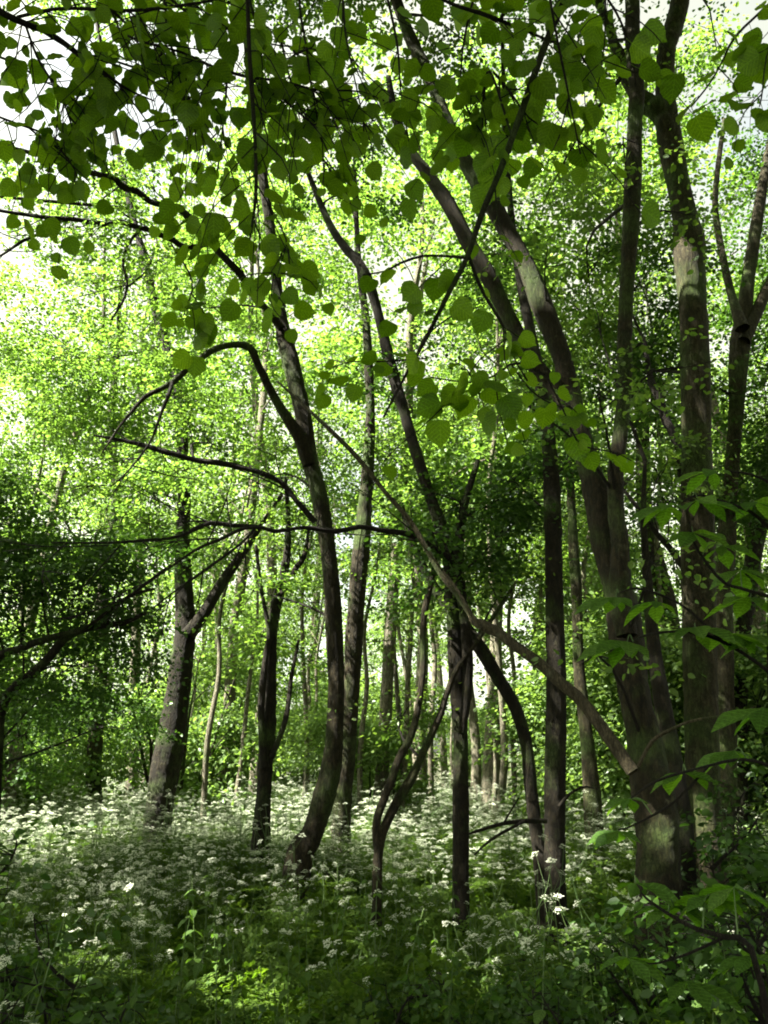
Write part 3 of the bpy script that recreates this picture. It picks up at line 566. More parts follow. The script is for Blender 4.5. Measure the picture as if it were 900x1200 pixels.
# shrubs of the understorey
n = 0; bsp = []
for i in range(4000):
    if n >= 52: break
    y = g.uniform(12.5, 46); x = g.uniform(-1, 1) * (y * .56 + 3)
    if all((x - a) ** 2 + (y - b) ** 2 > 1.7 ** 2 for a, b in bsp):
        bsp.append((x, y)); k = int(g.integers(0, 4)); n += 1
        lb = ('low' if k in (0, 2) else 'tall') + ' green shrub ' + deep(y) + ', ' + where(x, y)
        place(T_BUSH[k], 'leafy_shrub', x, y, g.uniform(0, 6.28), g.uniform(.7, 1.2), lb, 'shrub', 'understorey shrubs')
for i, (x, y, k, sc) in enumerate([(4.3, 10.6, 2, .9), (5.4, 11.8, 0, 1.1), (3.5, 11.4, 2, 1.0), (5.0, 9.4, 2, .8), (2.9, 12.4, 0, .9)]):
    place(T_BUSH[k], 'leafy_shrub', x, y, i * 1.9, sc, ('tall' if k == 0 else 'wide') + ' shaded shrub just past the flowers, ' + where(x, y), 'shrub', 'understorey shrubs')
T_LOW = [template(260 + i, 'twig_dark', 'crown_deep', H=h, r0=.012, cb=.15, cr=.55, nl=4, leaf=.062, nspr=95, multi=4) for i, h in enumerate((1.0, 1.25))]
for i, (x, y, sc) in enumerate([(.95, 4.3, .6), (1.35, 4.0, .65), (1.85, 4.4, .75), (2.4, 4.7, .85), (1.15, 3.3, .6), (1.65, 3.4, .85), (2.5, 5.6, 1.1), (1.5, 4.6, .55), (-1.5, 3.6, .8), (-1.9, 4.3, .85), (-1.15, 3.0, .7), (.55, 3.4, .6), (-.6, 3.2, .6), (2.9, 6.3, 1.0), (.2, 4.2, .6)]):
    place(T_LOW[i % 2], 'low_bush', x, y, i * 1.7, sc, 'low dark leafy bush ' + ('at the front' if y < 3.7 else 'in the near shade' if y < 4.9 else 'by the trunk feet') + ', ' + where(x, y), 'bush', 'low bushes in the foreground')
# the wood goes on to the left, the right and behind the camera: dense unseen trees added to shade the glade
for i, (x, y, k, sc) in enumerate([(-9.6, 5.2, 0, .82), (-5.2, 1.6, 0, 1.15), (-8.4, 2.0, 1, 1.2), (-6.4, -2.0, 1, 1.15), (-10, -2.6, 0, 1.2), (-15, -1, 1, 1.2), (-2.4, -2.0, 1, 1.1), (1.6, -3.4, 0, 1.1), (5.4, -1.0, 1, 1.0), (8.0, 3.2, 0, 1.0), (-1, -7, 1, 1.1), (4, -7, 1, 1.1), (3.4, -1.4, 1, .9), (-3.4, -.4, 0, 1.0)]):
    place(T_SHADE[k], 'shade_tree', x, y, i * 1.3, sc, 'leafy tree added outside the view to shade the glade', 'tree', 'shade trees added around the glade')

# ------------------------------------------------------------------ leaves cut from the crowns along sun rays to place flecks of sun
def cut_sun_gaps(spots):
    bpy.context.view_layer.update()
    P = [(at(px, py, d)[0] if z is None else np.array((at(px, py, d)[0][0], d, z)), r) for px, py, d, z, r in spots]
    for o in [q for q in C.objects if q.name.split('.')[0] == 'crown']:
        me = o.data; Mw = np.array(o.matrix_world); n = len(me.vertices); v = np.zeros(n * 3, np.float32); me.vertices.foreach_get('co', v); v = v.reshape(-1, 6, 3)
        c = v.mean(1) @ Mw[:3, :3].T + Mw[:3, 3]; hit = np.zeros(len(c), bool)
        for p, r in P:
            q = c - p; t = q @ SUN; dd = np.linalg.norm(q - t[:, None] * SUN, axis=1); hit |= (t > .35) & (dd < r)
        if hit.sum() > (45 if me.users > 1 else 0):
            keep = v[~hit]; k = len(keep); F = (np.arange(k)[:, None, None] * 6 + HEXF[None]).reshape(-1, 4)
            o.data = mesh_np('crown', keep.reshape(-1, 3), [F], me.materials[0])
cut_sun_gaps([(300, 860, 14, 1.4, .9), (480, 880, 14.5, 1.4, .9), (600, 870, 14, 1.4, .8), (440, 800, 16, 2.8, .9), (560, 800, 16, 2.8, .9), (250, 840, 15, 2, .8), (30, 940, 10.4, .9, .6), (85, 945, 10.0, .9, .45), (20, 965, 8.6, .9, .35), (250, 950, 10.5, .9, .4), (440, 955, 10, .9, .4), (580, 960, 10.5, .9, .35), (340, 950, 11, .9, .35), (760, 958, 5.45, None, .10), (752, 985, 5.4, None, .06), (772, 935, 5.45, None, .09), (760, 880, 5.5, None, .07), (818, 962, 6.85, None, .16), (826, 985, 6.85, None, .09), (822, 1022, 6.8, None, .1), (806, 880, 6.9, None, .07),
             (650, 950, 6.3, None, .06), (335, 1110, 2.6, .6, .13), (375, 1120, 2.5, .5, .08), (650, 1020, 4.6, .65, .22), (205, 1005, 4.9, .75, .26), (240, 1015, 4.7, .7, .14), (430, 1090, 3.2, .5, .09), (795, 1060, 3.7, .7, .2), (850, 1030, 4.3, .7, .26),
             (60, 1000, 5.2, .7, .2), (110, 1040, 4.2, .6, .13), (560, 1090, 3.2, .55, .1), (520, 1010, 4.9, .6, .16), (600, 1150, 2.7, .5, .07), (160, 1110, 3.0, .5, .09), (375, 960, 7.4, .7, .14), (440, 1005, 6.5, None, .06), (540, 985, 6.7, None, .05), (700, 1060, 3.8, .6, .1), (640, 350, 6.2, None, .2), (812, 330, 7.1, None, .22), (735, 520, 5.7, None, .1), (384, 700, 7.5, None, .12), (390, 860, 7.5, None, .08)])

# ------------------------------------------------------------------ far wood
def far_wood():
    gg = np.random.default_rng(8); mb = MB(); m = 5200
    az = gg.uniform(-.62, .62, m); d = gg.uniform(50, 66, m); h = gg.uniform(.3, 15, m) ** 1.0
    cen = np.column_stack([np.sin(az) * d, np.cos(az) * d, h]); keep = (np.sin(az * 23 + 1) + np.sin(az * 51) + np.sin(h * .9 + az * 30) > -1.0 + h * .06); cen = cen[keep]
    sprays(mb, cen, gg.standard_normal((len(cen), 3)) * np.array((1, 1, .3)), 12, 1.5, .26, gg, 'dia', .5)
    o = link('far_wood', mb.mesh('far_wood', M['crown_fresh'])); tag(o, 'hazy bright green mass of the far side of the wood', 'woodland', None, 'stuff')
far_wood()

# ------------------------------------------------------------------ overhanging lime branches with single leaves
def lime_leaf_mesh(seed, asym):
    gg = np.random.default_rng(seed); n = 15; t = np.linspace(0, 1, n)
    w = np.maximum(.005, .50 * np.sin(np.pi * np.clip(t, 0, 1) ** .70) ** .66 * (1 - .5 * np.clip((t - .8) / .2, 0, 1) * (t < 1))); curl = gg.uniform(-.05, .22); fold = gg.uniform(.05, .3); y = t + .07 * (t > .99) - .10 * np.exp(-(t / .12) ** 2) * 0
    V = [(0, yy, -curl * yy * yy - .02 * yy) for yy in y]
    Rv, Lv = [], []
    for i in range(n):
        ser = 1 + (.035 if i % 2 else -.02)
        yb = y[i] - (.09 * math.exp(-((t[i] - .12) / .1) ** 2))
        z = fold * w[i] ** 1.2 - curl * t[i] ** 2 + .02 * math.sin(i * 1.7 + seed)
        Rv.append((w[i] * ser * (1 + asym), yb, z + gg.normal(0, .012))); Lv.append((-w[i] * ser * (1 - asym), yb, z + gg.normal(0, .012)))
    # middle rows give a gentle curve
    Rm = [(x * .5, (yy + t[i]) / 2, z * .5 - curl * .5 * t[i] ** 2) for i, (x, yy, z) in enumerate(Rv)]; Lm = [(x * .5, (yy + t[i]) / 2, z * .5 - curl * .5 * t[i] ** 2) for i, (x, yy, z) in enumerate(Lv)]
    P = np.array(V + Rm + Rv + Lm + Lv); F = []
    for i in range(n - 1):
        F += [(i, n + i, n + i + 1, i + 1), (n + i, 2 * n + i, 2 * n + i + 1, n + i + 1), (i + 1, 3 * n + i + 1, 3 * n + i, i), (3 * n + i + 1, 4 * n + i + 1, 4 * n + i, 3 * n + i)]
    mb = MB(); mb.add(P, F)
    tube(mb, [(0, -.42, .05), (0, -.2, .0), (0, .02, -.003)], [.014, .012, .012], 4, cap=False)
    return mb.mesh('leaf', M['lime_leaf'], True)
LIME = [lime_leaf_mesh(i, a) for i, a in enumerate([.10, -.09, .05, -.04, .13, -.12, 0])]

def basis(A, N):
    A = A / np.linalg.norm(A); X = np.cross(A, N); X /= np.linalg.norm(X) + 1e-9; Z = np.cross(X, A)
    return Matrix(((X[0], A[0], Z[0]), (X[1], A[1], Z[1]), (X[2], A[2], Z[2]))).to_euler()

def lime_branch(name, label, paths, nside, nleaf, size, seed, dens=None, sidelen=(.15, .4), spread=1.0):
    """paths: (pts px, d0, d1) twigs; side twigs and single leaves are grown along them"""
    gg = np.random.default_rng(seed); b = at(paths[0][0][0][0], paths[0][0][0][1], paths[0][1])[0]
    e = empty(name, b, label, 'branch', 'overhanging lime branches'); lines = []
    for q, (pts, d0, d1) in enumerate(paths):
        X, r = path3(pts, d0, d1); mb = MB(); tube(mb, X, r, 7 if r.max() > .004 else 5, .03, .08, seed + q)
        link('twig', mb.mesh('twig', M['twig_dark'], True, b), e); lines.append(catmull(X, max(6, int(np.linalg.norm(np.diff(X, axis=0), axis=1).sum() / .03))))
    wts = np.array([len(l) for l in lines], float)
    if dens is not None: wts *= np.array(dens)
    wts /= wts.sum(); mb = MB(); side = []
    for i in range(nside):
        l = lines[gg.choice(len(lines), p=wts)]; k = gg.integers(1, len(l) - 1); a = l[k]; T = norm(l[k + 1] - l[k - 1])
        dv = norm(T * .6 + gg.standard_normal(3) * np.array((.9, .35, .6)) - UP * .35); Ln = gg.uniform(*sidelen)
        p1 = a + dv * Ln * .5 + gg.standard_normal(3) * .02; p2 = a + dv * Ln - UP * .07 * Ln / .3
        tube(mb, [a, p1, p2], [.0022, .0017, .0009], 4, cap=False); side.append(catmull([a, p1, p2], max(5, int(Ln / .03))))
    if nside: tag(link('twigs', mb.mesh('twigs', M['twig_dark'], True, b), e), kind='stuff')
    sites = []
    for l, wt in list(zip(lines, (dens or [1] * len(lines)))) + [(s, 1.6) for s in side]:
        for k in range(1, len(l)):
            if wt > 0: sites.append((l[k], norm(l[k] - l[k - 1]), wt, k))
    wv = np.array([s[2] for s in sites], float); pick = gg.choice(len(sites), min(nleaf, len(sites)), False, wv / wv.sum())
    for q, ix in enumerate(pick):
        p, T, _, k = sites[ix]
        sd = norm(np.cross(T, UP) + 1e-6) * (1 if k % 2 else -1)
        A = sd * .7 + T * .45 + gg.standard_normal(3) * .35 - UP * .35
        view = norm(CAM - p); N = UP * .55 - view * gg.uniform(.1, 1.0) + gg.standard_normal(3) * .26
        s = size * gg.uniform(.5, 1.25)
        o = link('leaf', LIME[int(gg.integers(0, 7))], e, Vector(p - b + norm(A) * .4 * s)); o.rotation_euler = basis(norm(A), N); o.scale = (s, s, s)

lime_branch('lime_branch', 'thick leafy lime branch filling the upper left corner with dark leaves',
  [([(-40, -12, 11), (0, 14, 9), (30, 28, 8), (60, 40, 7), (90, 62, 7), (120, 84, 5), (150, 105, 3), (180, 118, 2)], 1.5, 1.8),
   ([(20, 20, 4), (70, 10, 4), (130, 12, 4), (160, 12, 4), (200, 8, 4), (240, 2, 3), (280, -8, 3)], 1.6, 1.7),
   ([(100, 68, 3), (115, 66, 3), (160, 80, 3), (200, 95, 3), (230, 125, 2), (245, 150, 2)], 1.7, 1.9),
   ([(-20, 130, 3), (20, 145, 3), (60, 160, 2), (110, 190, 2)], 1.7, 1.9),
   ([(192, -10, 3), (196, 35, 3), (205, 70, 3), (215, 110, 2), (222, 150, 2)], 1.8, 1.8),
   ([(30, 30, 3), (45, 70, 3), (70, 110, 2), (85, 150, 2)], 1.7, 1.8)], 100, 300, .048, 41, sidelen=(.12, .3))
lime_branch('lime_branch', 'leafy lime branch hanging straight down at top centre left',
  [([(288, -30, 6), (290, 0, 5), (292, 60, 5), (296, 120, 5), (299, 170, 4), (300, 220, 4), (296, 260, 3), (290, 295, 2)], 1.5, 1.75),
   ([(150, 42, 3), (170, 50, 3), (215, 62, 3), (250, 78, 3), (290, 90, 4), (330, 95, 3), (370, 105, 3), (420, 107, 2), (450, 118, 2)], 1.75, 1.75),
   ([(350, -20, 3), (352, 15, 3), (358, 50, 3), (365, 100, 2), (372, 140, 2)], 1.7, 1.8),
   ([(318, 92, 3), (330, 112, 3), (345, 128, 2), (370, 150, 2), (385, 180, 2)], 1.75, 1.8),
   ([(300, 215, 2), (315, 240, 2), (335, 280, 2), (340, 320, 2)], 1.75, 1.9),
   ([(400, -20, 3), (405, 40, 3), (415, 90, 2), (425, 140, 2), (428, 190, 2)], 1.9, 1.9)], 80, 225, .049, 43, dens=[.9, 1.2, 1.3, 1.4, .8, .8], sidelen=(.12, .3))
lime_branch('lime_branch', 'densest dark lime branch along the top edge between the corner and the hanging twig',
  [([(60, -40, 4), (110, -5, 4), (150, 30, 3), (185, 70, 3), (215, 110, 2), (240, 160, 2)], 1.9, 2.1),
   ([(170, -30, 4), (220, 15, 3), (270, 35, 3), (320, 52, 2), (360, 56, 2), (395, 66, 2)], 1.9, 2.1),
   ([(250, 20, 3), (265, 80, 3), (262, 140, 2), (255, 200, 2)], 2.0, 2.2), ([(330, 50, 3), (345, 110, 2), (370, 170, 2), (400, 220, 2)], 2.0, 2.2),
   ([(-20, 60, 3), (20, 75, 3), (50, 95, 2), (80, 105, 2)], 1.9, 2.0)], 70, 190, .05, 48, sidelen=(.14, .32))
lime_branch('lime_branch', 'bare dark diagonal lime branch with leaves hanging off its upper part',
  [([(680, -40, 9), (662, 0, 8), (640, 50, 8), (615, 120, 7.5), (590, 190, 7), (565, 250, 7), (548, 300, 6.5), (525, 345, 6), (500, 395, 5), (475, 440, 4), (450, 488, 3)], 1.6, 2.0),
   ([(548, 302, 4), (520, 300, 3), (495, 300, 3), (470, 308, 3), (450, 318, 2), (425, 322, 2)], 1.85, 1.9),
   ([(549, 300, 4), (565, 340, 4), (590, 383, 3), (603, 420, 2), (618, 446, 2)], 1.85, 2.1),
   ([(600, 160, 3), (575, 85, 3), (567, 110, 3), (565, 150, 2)], 1.75, 1.9),
   ([(578, 84, 3), (598, 108, 3), (620, 138, 2), (645, 152, 2)], 1.8, 1.8),
   ([(503, 390, 2), (530, 370, 2), (560, 360, 1.5)], 1.95, 2.0)], 16, 95, .056, 45, dens=[.12, .3, .9, 1.2, 1.4, 1], sidelen=(.1, .25))
lime_branch('lime_branch', 'bright lime branch of big sunlit leaves above the forked tree',
  [([(480, -30, 5), (520, 0, 4), (560, 15, 4), (600, 30, 3), (650, 50, 3), (700, 70, 2)], 1.6, 1.8),
   ([(640, -30, 4), (650, 30, 3), (660, 80, 3), (670, 130, 2), (680, 180, 2)], 1.5, 1.7),
   ([(560, -20, 3), (545, 40, 3), (540, 90, 2), (545, 140, 2)], 1.8, 1.9),
   ([(450, -20, 3), (465, 50, 3), (470, 110, 2), (480, 170, 2)], 1.9, 2.0),
   ([(700, -20, 3), (725, 20, 3), (740, 60, 2), (745, 100, 2)], 1.6, 1.7)], 40, 135, .057, 47, sidelen=(.12, .28))
lime_branch('lime_branch', 'thin lime spray with round leaves hanging in the middle of the picture',
  [([(640, 440, 3), (605, 425, 3), (580, 440, 2), (555, 448, 2), (530, 446, 2), (505, 442, 2)], 2.1, 2.1),
   ([(600, 428, 2), (620, 455, 2), (640, 470, 2), (665, 480, 2)], 2.1, 2.2),
   ([(540, 446, 2), (525, 470, 2), (495, 500, 1.5), (470, 520, 1.5), (450, 540, 1.5)], 2.1, 2.2),
   ([(640, 440, 2), (660, 480, 2), (680, 520, 2), (720, 530, 1.5), (740, 540, 1.5)], 2.1, 2.2),
   ([(580, 440, 2), (585, 480, 1.5), (595, 520, 1.5)], 2.1, 2.2)], 4, 44, .064, 49, sidelen=(.08, .16))
lime_branch('lime_branch', 'small lime spray with few leaves left of the diagonal branch',
  [([(500, 420, 2), (470, 422, 2), (440, 424, 2), (410, 424, 1.5), (385, 432, 1.5)], 2.1, 2.2)], 2, 12, .065, 51, sidelen=(.06, .12))
lime_branch('lime_branch', 'few big lime leaves hanging at the upper right against the sky',
  [([(930, -20, 5), (890, 15, 3), (860, 45, 3), (845, 75, 2), (830, 100, 2), (810, 125, 2)], 1.6, 1.8), ([(925, 20, 3), (900, 60, 2), (893, 110, 2), (890, 125, 1.5)], 1.6, 1.7)], 4, 24, .064, 53, dens=[1, .8], sidelen=(.08, .16))
lime_branch('lime_branch', 'shaded lime spray hanging beside the curved trunk top',
  [([(296, 255, 2), (310, 290, 2), (325, 330, 2), (335, 360, 1.5)], 1.9, 2.1), ([(200, 285, 2), (225, 330, 2), (215, 370, 1.5)], 2.1, 2.2), ([(290, 240, 2), (260, 270, 2), (225, 300, 1.5)], 1.9, 2.1)], 10, 60, .058, 55, sidelen=(.08, .18))

# ------------------------------------------------------------------ horse chestnut sapling at the right: every leaflet its own mesh
def leaflet_mesh():
    t = np.linspace(0, 1, 9); w = np.array([.012, .05, .10, .155, .2, .215, .18, .09, .004])
    n = 9; P = [(0, a, -.16 * a * a) for a in t] + [(w[i] * (1.04 if i % 2 else .97), t[i], .35 * w[i] - .16 * t[i] ** 2) for i in range(n)] + [(-w[i] * (1.04 if i % 2 else .97), t[i], .35 * w[i] - .16 * t[i] ** 2) for i in range(n)]
    F = []
    for i in range(n - 1): F += [(i, n + i, n + i + 1, i + 1), (i + 1, 2 * n + i + 1, 2 * n + i, i)]
    mb = MB(); mb.add(P, F); return mb.mesh('leaflet', M['chestnut_leaf'], True)
LEAFLET = leaflet_mesh()
def chestnut(name, label, paths, sites, seed):
    gg = np.random.default_rng(seed); b = at(paths[0][0][0][0], paths[0][0][0][1], paths[0][1])[0]
    e = empty(name, b, label, 'sapling'); A = []
    for q, (pn, pts, d0, d1) in enumerate(paths_named(paths)):
        X, r = path3(pts, d0, d1); mb = MB(); tube(mb, X, r, 7, .05, .05, seed + q); link(pn, mb.mesh(pn, M['twig_dark'], True, b), e); A.append(catmull(X, 60))
    A = np.concatenate(A)
    for (px, py, d, size, yaw) in sites:
        c = at(px, py, d)[0]; j = np.argmin(np.linalg.norm(A - c, axis=1)); rt = A[j]
        mb = MB(); tube(mb, [rt, (rt + c) / 2 + UP * .03, c], [.003, .0024, .002], 5); le = link('leaf', mb.mesh('leaf', M['herb_stem'], True, c), e, Vector(c - b))
        k = int(gg.choice([5, 7])); out = norm(c - rt + 1e-5); base = math.atan2(out[1], out[0]) + yaw
        tilt = gg.standard_normal(3) * .18 - np.array((0, .28, 0))
        for i in range(k):
            f = (i - (k - 1) / 2) / ((k - 1) / 2); az = base + f * 2.0; ln = 1.3 * size * (1.05 - .42 * abs(f)) * gg.uniform(.9, 1.1)
            Av = np.array((math.cos(az), math.sin(az), -.3 + gg.normal(0, .1))); N = UP + tilt + gg.standard_normal(3) * .12
            lf = link('leaflet', LEAFLET, le); lf.rotation_euler = basis(norm(Av), N); lf.scale = (ln, ln, ln)
def paths_named(p): return [(('stem' if i == 0 else 'branch'), x[0], x[1], x[2]) for i, x in enumerate(p)]
chestnut('chestnut_sapling', 'young horse chestnut with fans of broad leaflets reaching in from the right',
  [([(925, 1190, 14), (920, 1050, 13), (912, 900, 12), (905, 800, 11), (905, 700, 9), (908, 620, 7), (912, 560, 5)], 3.5, 3.5),
   ([(908, 625, 5), (880, 600, 4), (850, 590, 4), (820, 580, 3), (800, 588, 2)], 3.5, 3.4), ([(905, 700, 5), (870, 690, 4), (845, 680, 4), (815, 640, 3), (808, 612, 2)], 3.5, 3.4), ([(905, 790, 5), (870, 765, 4), (830, 745, 4), (790, 740, 3), (755, 745, 3), (742, 752, 2)], 3.5, 3.3),
   ([(850, 755, 4), (800, 710, 3), (750, 690, 3), (725, 695, 2)], 3.45, 3.4), ([(911, 570, 4), (880, 556, 3), (845, 552, 2)], 3.5, 3.5), ([(912, 900, 5), (870, 890, 4), (820, 900, 3), (770, 915, 3), (740, 935, 2)], 3.5, 3.2), ([(830, 898, 3), (790, 940, 3), (740, 968, 2), (725, 972, 2)], 3.4, 3.2)],
  [(835, 551, 3.5, .15, 0), (818, 586, 3.4, .16, .2), (784, 592, 3.4, .15, -.3), (884, 588, 3.45, .19, .6), (812, 624, 3.4, .16, .1), (845, 640, 3.4, .14, .4), (735, 752, 3.3, .17, 0), (722, 700, 3.4, .14, -.1), (815, 735, 3.4, .16, .2), (853, 742, 3.45, .15, .5), (868, 668, 3.5, .15, .2), (770, 705, 3.45, .14, .3),
   (890, 745, 3.5, .16, .5), (737, 936, 3.4, .11, 0), (725, 974, 3.4, .12, .1), (800, 905, 3.35, .15, -.2), (880, 700, 3.5, .16, .6), (860, 880, 3.5, .16, .3), (895, 830, 3.5, .17, 0)], 61)
chestnut('chestnut_seedling', 'low dark sapling branch with drooping broad leaves at lower right',
  [([(905, 1215, 8), (880, 1110, 7), (850, 1098, 6), (815, 1088, 5), (785, 1072, 4), (760, 1055, 3), (745, 1040, 2)], 2.5, 2.7), ([(850, 1098, 4), (800, 1120, 3), (760, 1130, 2), (735, 1122, 2)], 2.6, 2.6)],
  [(745, 1035, 2.7, .12, 0), (790, 1062, 2.7, .13, .4), (735, 1122, 2.6, .12, 0), (830, 1050, 2.65, .13, .8), (860, 1040, 2.6, .13, .3), (880, 1120, 2.55, .12, .2), (805, 1150, 2.6, .12, -.5)], 63)

# ------------------------------------------------------------------ cow parsley, nettles, ground cover
def umbel_mesh(seed):
    gg = np.random.default_rng(seed); st = MB(); pe = MB(); n = 11
    for i in range(n):
        az = i * 2.4; rr = .042 * math.sqrt((i + .5) / n); c = np.array((math.cos(az) * rr, math.sin(az) * rr, .045 - rr * .75 + gg.normal(0, .005)))
        tube(st, [(0, 0, 0), c * .6, c], [.0009, .0007, .0006], 3, cap=False)
        k = 7; a2 = gg.uniform(0, 6.28) + np.arange(k) * 2.4; r2 = .0115 * np.sqrt((np.arange(k) + .3) / k)
        P = c + np.column_stack([np.cos(a2) * r2, np.sin(a2) * r2, .004 - r2 * .2])
        A = np.column_stack([np.cos(a2), np.sin(a2), gg.normal(0, .3, k)]); N = UP + gg.standard_normal((k, 3)) * .3
        leaves(pe, P - norm(A) * .0045, A, N, np.full(k, .0095), 'dia', 1.25)
    me1 = st; V = np.concatenate(st.v + pe.v); ns = st.n; F = np.concatenate(st.f4 + [f + ns for f in pe.f4])
    mi = np.concatenate([np.zeros(sum(len(f) for f in st.f4), int), np.ones(sum(len(f) for f in pe.f4), int)])
    return mesh_np('flower_head', V, [F], None, False, [M['herb_stem'], M['petal']], mi)
UMB = [umbel_mesh(i) for i in range(3)]
def fern_mesh(seed):
    gg = np.random.default_rng(seed); mb = MB(); L = .26; P = []; A = []; Sz = []
    for s in np.linspace(.15, 1, 7):
        for sd in (-1, 1):
            ln = .12 * (1.1 - s) + .02; b = np.array((0, s * L, .10 * s - .16 * s * s)); dv = np.array((sd * .85, .5, -.1))
            for q in np.linspace(.2, 1, 5):
                for s2 in (-1, 1): P.append(b + dv * ln * q + gg.standard_normal(3) * .003); A.append(dv + np.array((0, .5 * s2, 0)) + np.array((.5 * s2 * -sd, 0, 0)) * .5); Sz.append(.016 + .014 * (1 - q))
    P, A, Sz = map(np.array, (P, A, Sz)); leaves(mb, P, A, UP + gg.standard_normal((len(P), 3)) * .25, Sz * .95, 'dia', 1.0)
    tube(mb, [(0, 0, 0), (0, L * .5, .03), (0, L, -.05)], [.0016, .001, .0006], 3, cap=False)
    return mb.mesh('leaf', M['herb_leaf'])
FERN = [fern_mesh(i) for i in range(2)]

def parsley_layout(seed):
    """stem mesh and the transforms of its flower heads and leaves"""
    gg = np.random.default_rng(seed); mb = MB(); heads = []; lv = []
    H = gg.uniform(.72, .98); lean = gg.normal(0, .06, 2)
    main = np.array([(0, 0, -.05), (lean[0] * .4, lean[1] * .4, H * .45), (lean[0], lean[1], H)]); tube(mb, main, [.0042, .0034, .0016], 5, cap=False)
    ml = catmull(main, 21); heads.append(main[-1])
    for i in range(6):
        k = gg.integers(8, 18); b = ml[k]; az = i * 2.1 + gg.uniform(0, .7); ln = gg.uniform(.14, .34)
        e = b + np.array((math.cos(az) * ln * .62, math.sin(az) * ln * .62, ln * .85)); e[2] = min(e[2], H + .06)
        mid = (b + e) / 2 + np.array((math.cos(az), math.sin(az), -.3)) * .03
        tube(mb, [b, mid, e], [.0022, .0016, .001], 4, cap=False); heads.append(e)
        if gg.uniform() < .6:
            e2 = mid + np.array((math.cos(az + 1), math.sin(az + 1), 1.4)) * ln * .35; tube(mb, [mid, (mid + e2) / 2, e2], [.0014, .001, .0008], 3, cap=False); heads.append(e2)
    for i in range(9):
        k = gg.integers(1, 15); lv.append((ml[k], i * 2.4 + gg.uniform(0, .6), gg.uniform(.7, 1.2)))
    return mb.mesh('stem', M['herb_stem'], True), heads, lv
PARS = [parsley_layout(300 + i) for i in range(6)]

def hidden_collection(name): return bpy.data.collections.new(name)      # prototypes for the stuff point scatter only
def realize_parsley(i):
    me, heads, lv = PARS[i]; vs = []; F = []; mi = []; n = 0
    def put(m, T, s, rz, base_mi):
        nonlocal n
        v = np.zeros(len(m.vertices) * 3, np.float32); m.vertices.foreach_get('co', v); v = v.reshape(-1, 3) * s
        c, q = math.cos(rz), math.sin(rz); v = np.column_stack([v[:, 0] * c - v[:, 1] * q, v[:, 0] * q + v[:, 1] * c, v[:, 2]]) + T
        for p in m.polygons: F.append([x + n for x in p.vertices]); mi.append(base_mi if len(m.materials) == 1 else (2 if p.material_index == 1 else 0))
        vs.append(v); n += len(v)
    put(me, 0, 1, 0, 0)
    for j, h in enumerate(heads): put(UMB[j % 3], h, .62 + .05 * (j % 4), j, 0)
    for p, rz, s in lv: put(FERN[0], p, s, rz, 1)
    F4 = [f for f in F if len(f) == 4]; o = [k for k, f in enumerate(F) if len(f) == 4]
    return mesh_np('parsley_cluster', np.concatenate(vs), [np.array(F4)], None, False, [M['herb_stem'], M['herb_leaf'], M['petal']], [mi[k] for k in o])

def scatter(name, label, cat, pts, rot, scl, meshes):
    col = hidden_collection(name + '_kinds')
    for k, m in enumerate(meshes): col.objects.link(bpy.data.objects.new(name + '_kind', m))
    me = bpy.data.meshes.new(name); me.vertices.add(len(pts)); me.vertices.foreach_set('co', np.ascontiguousarray(pts, np.float32).ravel())
    a = me.attributes.new('rot', 'FLOAT', 'POINT'); a.data.foreach_set('value', rot.astype(np.float32)); a = me.attributes.new('scl', 'FLOAT', 'POINT'); a.data.foreach_set('value', scl.astype(np.float32))
    me.update(); o = link(name, me); ng = bpy.data.node_groups.new(name, 'GeometryNodeTree')
    ng.interface.new_socket('Geometry', in_out='INPUT', socket_type='NodeSocketGeometry'); ng.interface.new_socket('Geometry', in_out='OUTPUT', socket_type='NodeSocketGeometry')
    N = ng.nodes.new; gi = N('NodeGroupInput'); go = N('NodeGroupOutput'); ip = N('GeometryNodeInstanceOnPoints'); ci = N('GeometryNodeCollectionInfo'); ci.inputs['Collection'].default_value = col
    ci.inputs['Separate Children'].default_value = True; ci.inputs['Reset Children'].default_value = True; ip.inputs['Pick Instance'].default_value = True
    def attr(nm): x = N('GeometryNodeInputNamedAttribute'); x.data_type = 'FLOAT'; x.inputs['Name'].default_value = nm; return x.outputs['Attribute']
    cx = N('ShaderNodeCombineXYZ'); L = ng.links.new; L(attr('rot'), cx.inputs['Z']); L(cx.outputs[0], ip.inputs['Rotation']); L(attr('scl'), ip.inputs['Scale'])
    L(gi.outputs[0], ip.inputs['Points']); L(ci.outputs[0], ip.inputs['Instance']); L(ip.outputs[0], go.inputs[0])
    o.modifiers.new('scatter', 'NODES').node_group = ng
    return tag(o, label, cat, None, 'stuff')

trunkspots = [(X[0], X[1], .3) for X in [o.location for o in C.objects if o.get('category') in ('tree', 'small tree')]]
def clear(x, y, r=.22): return all((x - a) ** 2 + (y - b) ** 2 > r * r for a, b, _ in trunkspots)
gp = np.random.default_rng(21); P = []
for i in range(15000):
    y = 2.3 + 20 * gp.uniform() ** 1.15; x = gp.uniform(-1, 1) * (y * .53 + .6)
    dens = .55 + .45 * math.sin(x * 1.1 + y * .6) * math.cos(y * .9 - x * .4)
    if y < 7: dens *= .03 + .62 * max(0, (y - 3.4) / 3.6) ** 2.6
    if x > .15 * y: dens *= .55 if y < 9 else .35
    if y > 16: dens *= .5
    if y < 7.5 and x > .1 * y: dens *= .5
    elif y < 7 and x > -.2 * y: dens *= .6
    if gp.uniform() < dens * .8 and clear(x, y): P.append((x, y))
P = np.array(sorted(P, key=lambda p: p[1])); TALL = np.column_stack([gp.uniform(.6, 2.6, 18), gp.uniform(3.4, 5.0, 18)]); P = np.concatenate([TALL, P])
print('parsley', len(P))
near, rest = P[:300], P[300:]
